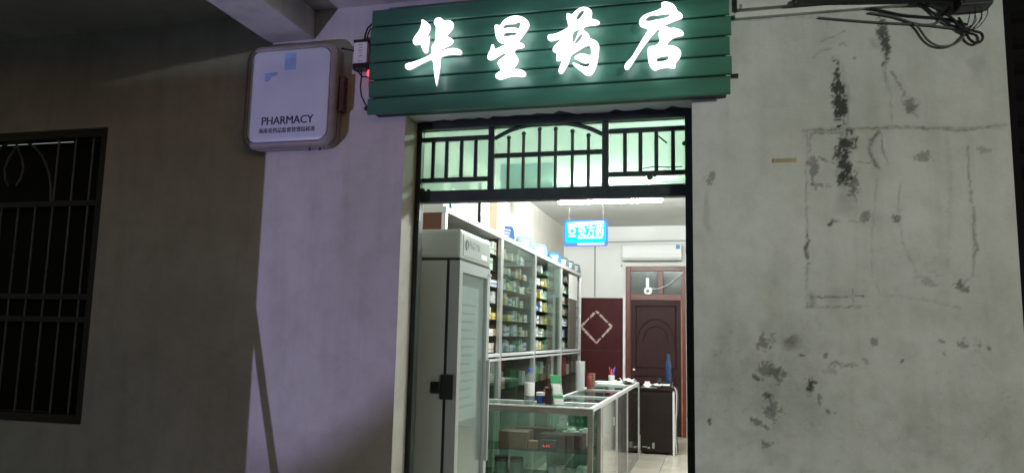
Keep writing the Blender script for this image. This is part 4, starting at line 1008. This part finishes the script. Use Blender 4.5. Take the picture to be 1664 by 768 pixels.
for k in range(9):
    y = 3.1+0.36*k
    tag(B(-1.34, -1.20, y, y+0.22, 0.709, 0.74+0.02*(k % 3)).build('stock_box', ['paper', 'pale_plate', 'greyp'][k % 3]), 'pale stock box inside the long glass counter, %s from the doorway' % NTH[k], 'box', 'boxes inside the long counter')

# goods in the front counter
boxthing('brown_box', (-1.715, -1.475, 2.56, 2.80, 0.596, 0.728), 'woodbox', 'brown box on the glass shelf, left in the front counter', 'box')
boxthing('maroon_flat_box', (-1.395, -1.035, 2.66, 2.84, 0.596, 0.712), 'maroon_box', 'dark maroon flat box on the counter glass shelf', 'box')
boxthing('maroon_flat_box', (-1.64, -1.30, 2.81, 2.90, 0.596, 0.738), 'maroon_box', 'long dark red box behind the brown box in the counter', 'box')
boxthing('copper_box', (-1.470, -1.400, 2.57, 2.65, 0.596, 0.660), 'tan_box', 'small copper coloured box beside the brown box', 'box')
t = thing('digital_clock', (-1.30, 2.60, 0.596), 'small black device with red lit digits on the counter shelf', 'clock')
B(-1.372, -1.238, 2.575, 2.63, 0.596, 0.672).build('casing', 'blackp', t, bevel=0.006)
M['red_digit'] = emit('red_digits', (1.0, 0.05, 0.04), 2.2)
for k, x in enumerate((-1.345, -1.322, -1.300)):
    B(x, x+0.014, 2.5735, 2.5745, 0.622, 0.625).build('digit_segment', 'red_digit', t)
    B(x+0.004*(k % 2), x+0.004*(k % 2)+0.003, 2.5735, 2.5745, 0.626, 0.640).build('digit_segment', 'red_digit', t)
for x, lab in ((-1.705, 'left jar with black lid at the bottom of the front counter'), (-1.575, 'right jar with black lid at the bottom of the front counter')):
    t = thing('jar', (x, 2.62, 0.379), lab, 'jar', 'jars with black lids')
    MB().lathe([(0.050, 0), (0.054, 0.01), (0.054, 0.09), (0.046, 0.105)], (x, 2.62, 0.379), 16).build('body', 'murky', t, smooth=True)
    MB().lathe([(0.056, 0.106), (0.058, 0.110), (0.058, 0.135), (0.050, 0.142)], (x, 2.62, 0.379), 16).build('lid', 'blackp', t, smooth=True)
random.seed(11)
for k in range(6):
    x = -1.33+0.058*k; h = random.uniform(0.03, 0.10)
    boxthing('packet', (x, x+0.05, 2.70+random.uniform(0, 0.05), 2.86, 0.379, 0.379+h), random.choice(['leaflet', 'paper', 'murky', 'bag']), 'small pale packet on the lower counter shelf, %s from the jars' % NTH[k], 'packet', 0.002)
for k in range(7):
    x = -1.24+0.035*k; h = random.uniform(0.012, 0.02)*(1+k % 3)
    boxthing('flat_packet', (x, x+0.032, 2.86, 2.92, 0.596, 0.70+h), random.choice(['leaflet', 'paper', 'bag', 'murky']), 'thin pale packet standing behind the maroon box, %s from the left' % NTH[k], 'packet', 0.001)
t = thing('notice_plate', (-1.05, 2.51, 0.80), 'dark green notice plate inside the top right corner of the counter glass', 'notice')
B(-1.130, -0.978, 2.516, 2.519, 0.800, 0.882).build('plate', 'sign_green', t)
for k in range(3):
    B(-1.10+0.036*k, -1.078+0.036*k, 2.5150, 2.5158, 0.830, 0.853).build('print_mark', 'green_print', t)
t = thing('paper_notice', (-1.17, 2.51, 0.83), 'white paper notice with dark emblem beside the green plate', 'notice')
B(-1.205, -1.140, 2.516, 2.518, 0.806, 0.884).build('sheet', 'paper', t)
MB().lathe([(0.012, 0), (0.012, 0.006)], (-1.172, 2.5145, 0.848), 8).build('emblem', 'greyp', t)

# things on the counters
bottle('water_bottle', (-1.487, 2.66, CH+0.001), 0.043, 0.285, 'water', 'blue_p', 'clear plastic water bottle with paper label on the counter', 'paper', neck=0.38)
t = thing('paper_cup', (-1.405, 2.72, CH+0.001), 'blue and white paper cup beside the water bottle', 'cup')
MB().lathe([(0.028, 0), (0.030, 0.005), (0.036, 0.085), (0.038, 0.088)], (-1.405, 2.72, CH+0.001), 14).build('cup', 'blue_p', t, smooth=True)
MB().lathe([(0.0365, 0.062), (0.039, 0.064), (0.039, 0.09), (0.0365, 0.0905)], (-1.405, 2.72, CH+0.001), 14).build('rim', 'paper', t, smooth=True)
bottle('medicine_bottle', (-1.375, 2.80, CH+0.001), 0.028, 0.13, 'red_p', 'red_p', 'small red bottle behind the paper cup')
bottle('medicine_bottle', (-1.325, 2.76, CH+0.001), 0.036, 0.155, 'amber', 'blackp', 'dark brown glass bottle between cup and leaflet stand')
boxthing('black_carton', (-1.345, -1.29, 2.62, 2.68, CH+0.001, CH+0.135), 'amber', 'black brown carton in front of the leaflet stand', 'carton')
t = thing('leaflet_stand', (-1.23, 2.66, CH), 'green and white payment leaflet stand leaning on the counter', 'leaflet stand')
def lean_panel(z0, z1, mat, nm, off=0.0, xa=-1.270, xb=-1.185):
    f_ = lambda z: 2.63+(z-CH)*0.28-off
    g_ = lambda z: -(z-CH)*0.22
    MB().prism([(0, 0)], 'y', 0, 0) if False else None
    mb = MB()
    mb.v += [(xa+g_(z0), f_(z0), z0), (xb+g_(z0), f_(z0), z0), (xb+g_(z1), f_(z1), z1), (xa+g_(z1), f_(z1), z1)]
    mb.v += [(x, y+0.004, z) for x, y, z in mb.v[:4]]
    mb.f += [(0, 1, 2, 3), (7, 6, 5, 4), (0, 4, 5, 1), (1, 5, 6, 2), (2, 6, 7, 3), (3, 7, 4, 0)]
    return mb.build(nm, mat, t)
lean_panel(CH+0.002, CH+0.235, 'leaflet', 'panel')
lean_panel(CH+0.175, CH+0.232, 'green_print', 'header_print', 0.0045)
lean_panel(CH+0.058, CH+0.075, 'green_print', 'print_band', 0.0045)
lean_panel(CH+0.085, CH+0.165, 'paper', 'code_panel', 0.0045, -1.258, -1.20)
lean_panel(CH+0.006, CH+0.050, 'paper', 'foot_print', 0.0045, -1.262, -1.192)
MB().prism([(2.64, CH+0.001), (2.70, CH+0.22), (2.74, CH+0.001)], 'x', -1.300, -1.286).build('easel_back', 'blackp', t)
t = thing('cup_stack', (-1.37, 4.45, CH), 'tall stack of white paper cups on the long counter', 'cup stack')
for k in range(13):
    z = CH+0.001+0.023*k
    MB().lathe([(0.044, 0), (0.049, 0.018), (0.053, 0.0195), (0.053, 0.0225), (0.045, 0.0226)], (-1.365, 4.45, z), 14).build('cup', 'whitep', t, smooth=True)
bottle('red_bottle', (-1.31, 4.72, CH+0.001), 0.03, 0.17, 'dull_red', 'dull_red', 'dull red bottle right behind the cup stack')
boxthing('brown_packet', (-1.38, -1.31, 5.02, 5.14, CH+0.001, CH+0.15), 'woodbox', 'brown packet on the long counter behind the red bottle', 'packet')
t = thing('pen_cup', (-1.24, 6.05, CH), 'pen cup with pink pens at the far end of the counter', 'pen cup')
MB().lathe([(0.035, 0), (0.037, 0.004), (0.040, 0.09), (0.036, 0.091)], (-1.24, 6.05, CH+0.001), 12).build('cup', 'whitep', t, smooth=True)
for k, (dx, dy, mt) in enumerate(((0.0, 0.0, 'pink_p'), (0.02, 0.01, 'pink_p'), (-0.02, 0.01, 'red_p'), (0.03, -0.01, 'blue_p'))):
    MB().tube([(-1.24+dx*0.3, 6.05+dy*0.3, CH+0.06), (-1.24+dx*1.5, 6.05+dy, CH+0.17+0.01*k)], 0.007, 6).build('pen', mt, t)
for k, (a, z, lab) in enumerate(((0.1, 0.001, 'loose white papers at the far left end of the long counter'), (-0.25, 0.008, 'white paper pad on top of the loose papers'))):
    o = B(-0.16, 0.16, -0.12, 0.12, 0, 0.006+0.006*k).build('paper_stack', 'paper'); o.location = (-1.22-0.05*k, 5.78+0.12*k, CH+z); o.rotation_euler = (0, 0, a)
    tag(o, lab, 'papers')
def crumpled(name, cx, cy, cz, w, d, hgt, rz, label, seed):
    rr = random.Random(seed); mb = MB(); n = 6
    for a in range(n):
        for b_ in range(n):
            u_, v_ = (a/(n-1)-0.5)*w, (b_/(n-1)-0.5)*d
            q, p = u_*math.cos(rz)-v_*math.sin(rz), u_*math.sin(rz)+v_*math.cos(rz)
            mb.v.append((cx+q, cy+p, cz+0.002+rr.random()*hgt))
    for a in range(n-1):
        for b_ in range(n-1):
            k_ = a*n+b_; mb.f.append((k_, k_+1, k_+n+1, k_+n))
    return tag(mb.build(name, 'paper'), label, 'paper')
crumpled('crumpled_paper', -1.10, 5.98, CH+0.001, 0.22, 0.26, 0.035, 0.6, 'crumpled white sheet beside the pen cup on the counter', 1)
crumpled('crumpled_paper', -1.06, 6.28, CH+0.001, 0.16, 0.18, 0.05, -0.4, 'crumpled paper at the very far end of the long counter', 2)
crumpled('crumpled_paper', -0.80, 6.90, 0.856, 0.24, 0.16, 0.06, 0.3, 'curled white paper leaning over the front of the dark desk', 3)
o = MB().tube([(0.04*math.cos(R(a)), 0.04*math.sin(R(a)), 0.012) for a in range(0, 360, 24)], 0.012, 6, True).build('tape_roll', 'whitep', smooth=True)
o.location = (-1.01, 6.2, CH+0.001); tag(o, 'roll of tape at the right far corner of the long counter', 'tape roll')

# ------------------------------------------------------------------ desk with phone and bottle
dk = thing('desk', (-0.735, 7.05, 0), 'black brown desk cabinet standing beyond the counter', 'desk')
B(-0.955, -0.535, 6.82, 7.30, 0.03, 0.825).build('cabinet', 'desk', dk, bevel=0.004)
B(-0.975, -0.505, 6.80, 7.32, 0.826, 0.850).build('top', 'desk', dk, bevel=0.004)
B(-0.534, -0.508, 6.81, 6.835, 0.0, 0.825).build('edge_strip', 'alu_white', dk)
MB().tube(catmull([(-0.52, 6.86, 0.88), (-0.485, 6.84, 0.80), (-0.49, 6.83, 0.55), (-0.50, 6.83, 0.25), (-0.49, 6.85, 0.02)]), 0.008, 6).build('cable', 'cord_white', dk)
MB().tube(catmull([(-0.54, 6.86, 0.88), (-0.475, 6.835, 0.84), (-0.468, 6.83, 0.62), (-0.488, 6.83, 0.40), (-0.47, 6.85, 0.03)]), 0.006, 6).build('cable', 'cord_grey', dk)
B(-0.93, -0.87, 6.818, 6.8197, 0.085, 0.10).build('scuff', 'greyp', dk)
B(-0.80, -0.77, 6.818, 6.8197, 0.075, 0.15).build('scuff', 'greyp', dk)
B(-0.86, -0.83, 6.818, 6.8197, 0.07, 0.095).build('scuff', 'greyp', dk)
t = thing('desk_phone', (-0.62, 7.0, 0.85), 'black telephone with papers on the dark desk', 'telephone')
MB().prism([(6.88, 0.851), (6.88, 0.885), (7.10, 0.935), (7.10, 0.851)], 'x', -0.735, -0.545).build('base', 'blackp', t, bevel=0.005)
MB().tube([(-0.715, 6.89, 0.92), (-0.715, 6.92, 0.935), (-0.715, 7.06, 0.962), (-0.715, 7.09, 0.955)], 0.018, 8).build('handset', 'blackp', t, smooth=True)
MB().prism([(6.895, 0.8885), (6.895, 0.8895), (6.97, 0.9065), (6.97, 0.9055)], 'x', -0.665, -0.575).build('label_strip', 'paper', t)
bottle('blue_flask', (-0.607, 7.18, 0.851), 0.038, 0.45, 'flask', 'flask', 'tall dark blue flask standing at the back of the dark desk', None, 'flask', 0.55)
o = B(-0.09, 0.09, -0.1, 0.1, 0, 0.004).build('paper_sheet', 'paper'); o.location = (-0.84, 6.95, 0.852); o.rotation_euler = (0.0, 0, 0.5)
tag(o, 'white sheet of paper on the left of the dark desk', 'paper')
t = thing('tape_dispenser', (-0.88, 7.1, 0.851), 'cream tape dispenser on the dark desk next to the papers', 'dispenser')
MB().prism([(7.02, 0.851), (7.02, 0.90), (7.08, 0.93), (7.14, 0.90), (7.2, 0.88), (7.2, 0.851)], 'x', -0.92, -0.85).build('body', 'trunk', t, bevel=0.004)

# ------------------------------------------------------------------ back wall: doors, air conditioner, small device
bd = thing('back_door', (-0.90, 8.78, 0), 'dark brown panelled door with two pane fanlight on the back wall', 'door')
B(-1.365, -1.285, 8.74, 8.799, 0.0, 2.66).build('jamb', 'red_frame', bd, bevel=0.004)
B(-0.478, -0.425, 8.74, 8.799, 0.0, 2.66).build('jamb', 'red_frame', bd, bevel=0.004)
B(-1.284, -0.479, 8.741, 8.799, 2.585, 2.66).build('head', 'red_frame', bd, bevel=0.004)
B(-1.284, -0.479, 8.741, 8.799, 2.115, 2.215).build('rail', 'red_frame', bd, bevel=0.004)
B(-0.850, -0.770, 8.742, 8.799, 2.216, 2.584).build('mullion', 'red_frame', bd, bevel=0.004)
M['grey_pane'] = pbr('dim_fanlight_glass', (0.10, 0.12, 0.11), 0.12)
for a, b in ((-1.284, -0.851), (-0.769, -0.479)):
    B(a, b, 8.775, 8.780, 2.216, 2.584).build('pane', 'grey_pane', bd)
lf = B(-1.284, -0.500, 8.755, 8.795, 0.01, 2.114).build('leaf', 'darkwood', bd)
B(-0.499, -0.479, 8.757, 8.794, 0.01, 2.114).build('leaf_edge', 'orange_edge', bd)
for pts in ([(-1.20, 2.02), (-0.58, 2.02), (-0.58, 1.05), (-1.20, 1.05)], [(-1.20, 0.92), (-0.58, 0.92), (-0.58, 0.12), (-1.20, 0.12)]):
    MB().tube([(x, 8.753, z) for x, z in pts], 0.012, 6, True).build('moulding', 'darkwood', lf)
for r in (0.20, 0.29):
    MB().tube([(-0.89+r*math.cos(R(a)), 8.753, 1.45+r*1.25*math.sin(R(a))) for a in range(0, 181, 15)], 0.011, 6).build('arch_moulding', 'darkwood', lf)
MB().lathe([(0.02, 0), (0.024, 0.01), (0.02, 0.03)], (-1.23, 8.735, 1.0), 10).build('knob', 'alu', lf)

rd = thing('maroon_door', (-1.76, 8.74, 0), 'plain maroon door leaf with a torn diamond paper outline on it', 'door')
lf2 = B(-2.30, -1.410, 8.735, 8.775, 0.01, 2.145).build('leaf', 'maroon', rd, bevel=0.003)
for z in (1.30, 0.85):
    B(-2.28, -1.43, 8.732, 8.7348, z-0.006, z+0.006).build('groove', 'rubber', rd)
B(-1.408, -1.368, 8.74, 8.798, 0.0, 2.20).build('white_jamb', 'whitep', rd)
dm = [(-1.838, 1.933), (-1.586, 1.688), (-1.834, 1.416), (-2.089, 1.679)]
M['torn_paper'] = pbr('torn_pink_paper', (0.55, 0.42, 0.38), 0.7, var=0.5, scale=40)
random.seed(21)
for k in range(4):
    a, b = dm[k], dm[(k+1) % 4]
    t0 = 0.0
    while t0 < 1:
        t1 = min(1, t0+random.uniform(0.12, 0.35)); w = random.uniform(0.010, 0.024)
        p, q = [tuple(a[i]+(b[i]-a[i])*s for i in (0, 1)) for s in (t0, t1)]
        d = Vector((b[0]-a[0], b[1]-a[1])).normalized(); nn = (-d.y*w, d.x*w)
        MB().prism([(p[0]-nn[0], p[1]-nn[1]), (q[0]-nn[0], q[1]-nn[1]), (q[0]+nn[0], q[1]+nn[1]), (p[0]+nn[0]*0.6, p[1]+nn[1]*0.6)], 'y', 8.7325, 8.7342).build('paper_strip', 'torn_paper', rd)
        t0 = t1 + random.choice([0, 0.02, 0.07])

ac = thing('air_conditioner', (-0.944, 8.7, 2.745), 'white wall mounted air conditioner above the back door', 'air conditioner')
MB().prism([(8.798, 2.748), (8.66, 2.748), (8.615, 2.79), (8.605, 2.86), (8.61, 2.98), (8.64, 3.01), (8.798, 3.015)], 'x', -1.410, -0.476).build('casing', 'ac', ac, bevel=0.006)
B(-1.36, -0.53, 8.632, 8.655, 2.742, 2.7475).build('air_outlet', 'greyp', ac)
B(-0.56, -0.50, 8.6005, 8.605, 2.92, 2.985).build('energy_label', 'pale_plate', ac)
tag(MB().tube(catmull([(-0.44, 8.76, 2.98), (-0.40, 8.77, 2.80), (-0.43, 8.76, 2.62), (-0.52, 8.73, 2.50), (-0.68, 8.73, 2.37), (-0.85, 8.73, 2.30), (-0.95, 8.73, 2.30)]), 0.009, 6).build('cable', 'cord_white', smooth=True),
    'white cable drooping from the air conditioner to the small device', 'cable')
t = thing('wireless_router', (-1.005, 8.72, 2.21), 'small white device with antenna fixed on the back door fanlight', 'router')
MB().prism(rrect(-1.070, -0.940, 2.205, 2.320, 0.045, 5), 'y', 8.70, 8.735).build('body', 'whitep', t, bevel=0.004)
MB().prism(rrect(-1.035, -0.985, 2.24, 2.275, 0.015, 4), 'y', 8.697, 8.6995).build('grille', 'blackp', t)
MB().prism(rrect(-1.040, -0.990, 2.3205, 2.47, 0.012, 4), 'y', 8.712, 8.725).build('antenna', 'whitep', t)
tag(B(-1.70, -1.66, 8.785, 8.799, 2.66, 2.70).build('wall_switch', 'greyp', bevel=0.003) if False else B(-1.450, -1.425, 8.785, 8.799, 2.655, 2.690).build('wall_hook', 'greyp', bevel=0.003),
    'tiny grey hook on the wall left of the back door', 'hook')

# ------------------------------------------------------------------ out of frame: stand-in lamp added for the lavender light on the wall, and what shades it
fl_ = thing('stand_in_lamp', (-4.25, -5.0, -0.15), 'unseen tripod lamp standing in for the source of the lavender light', 'lamp')
MB().tube([(-4.25, -5.0, -0.1), (-4.25, -5.0, 0.34)], 0.018, 8).build('pole', 'blackp', fl_)
for a in (0, 120, 240):
    MB().tube([(-4.25, -5.0, 0.1), (-4.25+0.35*math.cos(R(a)), -5.0+0.35*math.sin(R(a)), -0.145)], 0.012, 6).build('leg', 'blackp', fl_)
LP = Vector((-4.25, -5.0, 0.42)); LT = Vector((-2.30, 0.0, 2.48)); LD = (LT-LP).normalized()
MB().tube([LP-LD*0.10, LP-LD*0.02], 0.10, 16).build('housing', 'blackp', fl_)
mb = MB(); fp = [(-4.1611, -4.7750, 0.4265), (-4.0923, -4.7750, 0.4840), (-4.0663, -4.7750, 0.4380), (-4.1176, -4.7750, 0.3966)]
fo = LD*0.003
mb.v = fp + [tuple(Vector(p)+fo) for p in fp]
mb.f = [(0,1,2,3),(7,6,5,4),(0,4,5,1),(1,5,6,2),(2,6,7,3),(3,7,4,0)]
mb.build('light_cut_flap', 'blackp', fl_)  # flap added to cut the lamp's pool along a soft diagonal
sd = bpy.data.lights.new('lamp_light', 'SPOT'); sd.energy = SPOT; sd.color = (0.62, 0.55, 1.0)
sd.spot_size = R(SPOT_SIZE); sd.spot_blend = 0.5; sd.shadow_soft_size = 0.006
so = bpy.data.objects.new('lamp_light', sd); COL.objects.link(so); so.parent = fl_
so.location = LP - Vector((-4.25, -5.0, -0.15)); so.rotation_euler = (-LD).to_track_quat('Z', 'Y').to_euler()
tag(MB().tube([(-3.0025, -2.3000, 0.0000), (-3.1412, -2.3000, 0.6114), (-3.1947, -2.3000, 0.8417), (-3.2367, -2.3000, 1.0322), (-3.4789, -2.3000, 2.1000)], 0.0125, 8).build('bamboo_pole', 'bamboo', smooth=True), 'thin bamboo pole leaning beside the arcade pier', 'pole')

# box truck added unseen behind the viewer: it keeps the low light off the left half of the wall
tk = thing('blocker_truck', (-0.4, -7.1, -0.15), 'unseen white box truck added to block the low light', 'truck')
B(-3.6, 3.15, -8.1, -6.0, 0.75, 3.40).build('cargo_box', 'whitep', tk, bevel=0.03)
MB().prism([(-5.3, 0.35), (-5.3, 1.3), (-5.0, 2.3), (-3.65, 2.4), (-3.65, 0.35)], 'y', -8.05, -6.05).build('cab', 'blue_plate', tk, bevel=0.03)
B(-5.2, 3.1, -7.9, -6.2, 0.30, 0.74).build('chassis', 'blackp', tk)
for x in (-4.4, 0.4, 1.5):
    for y in (-8.0, -6.25):
        MB().tube([(x, y-0.11, 0.3), (x, y+0.11, 0.3)], 0.44, 20).build('wheel', 'rubber', tk)
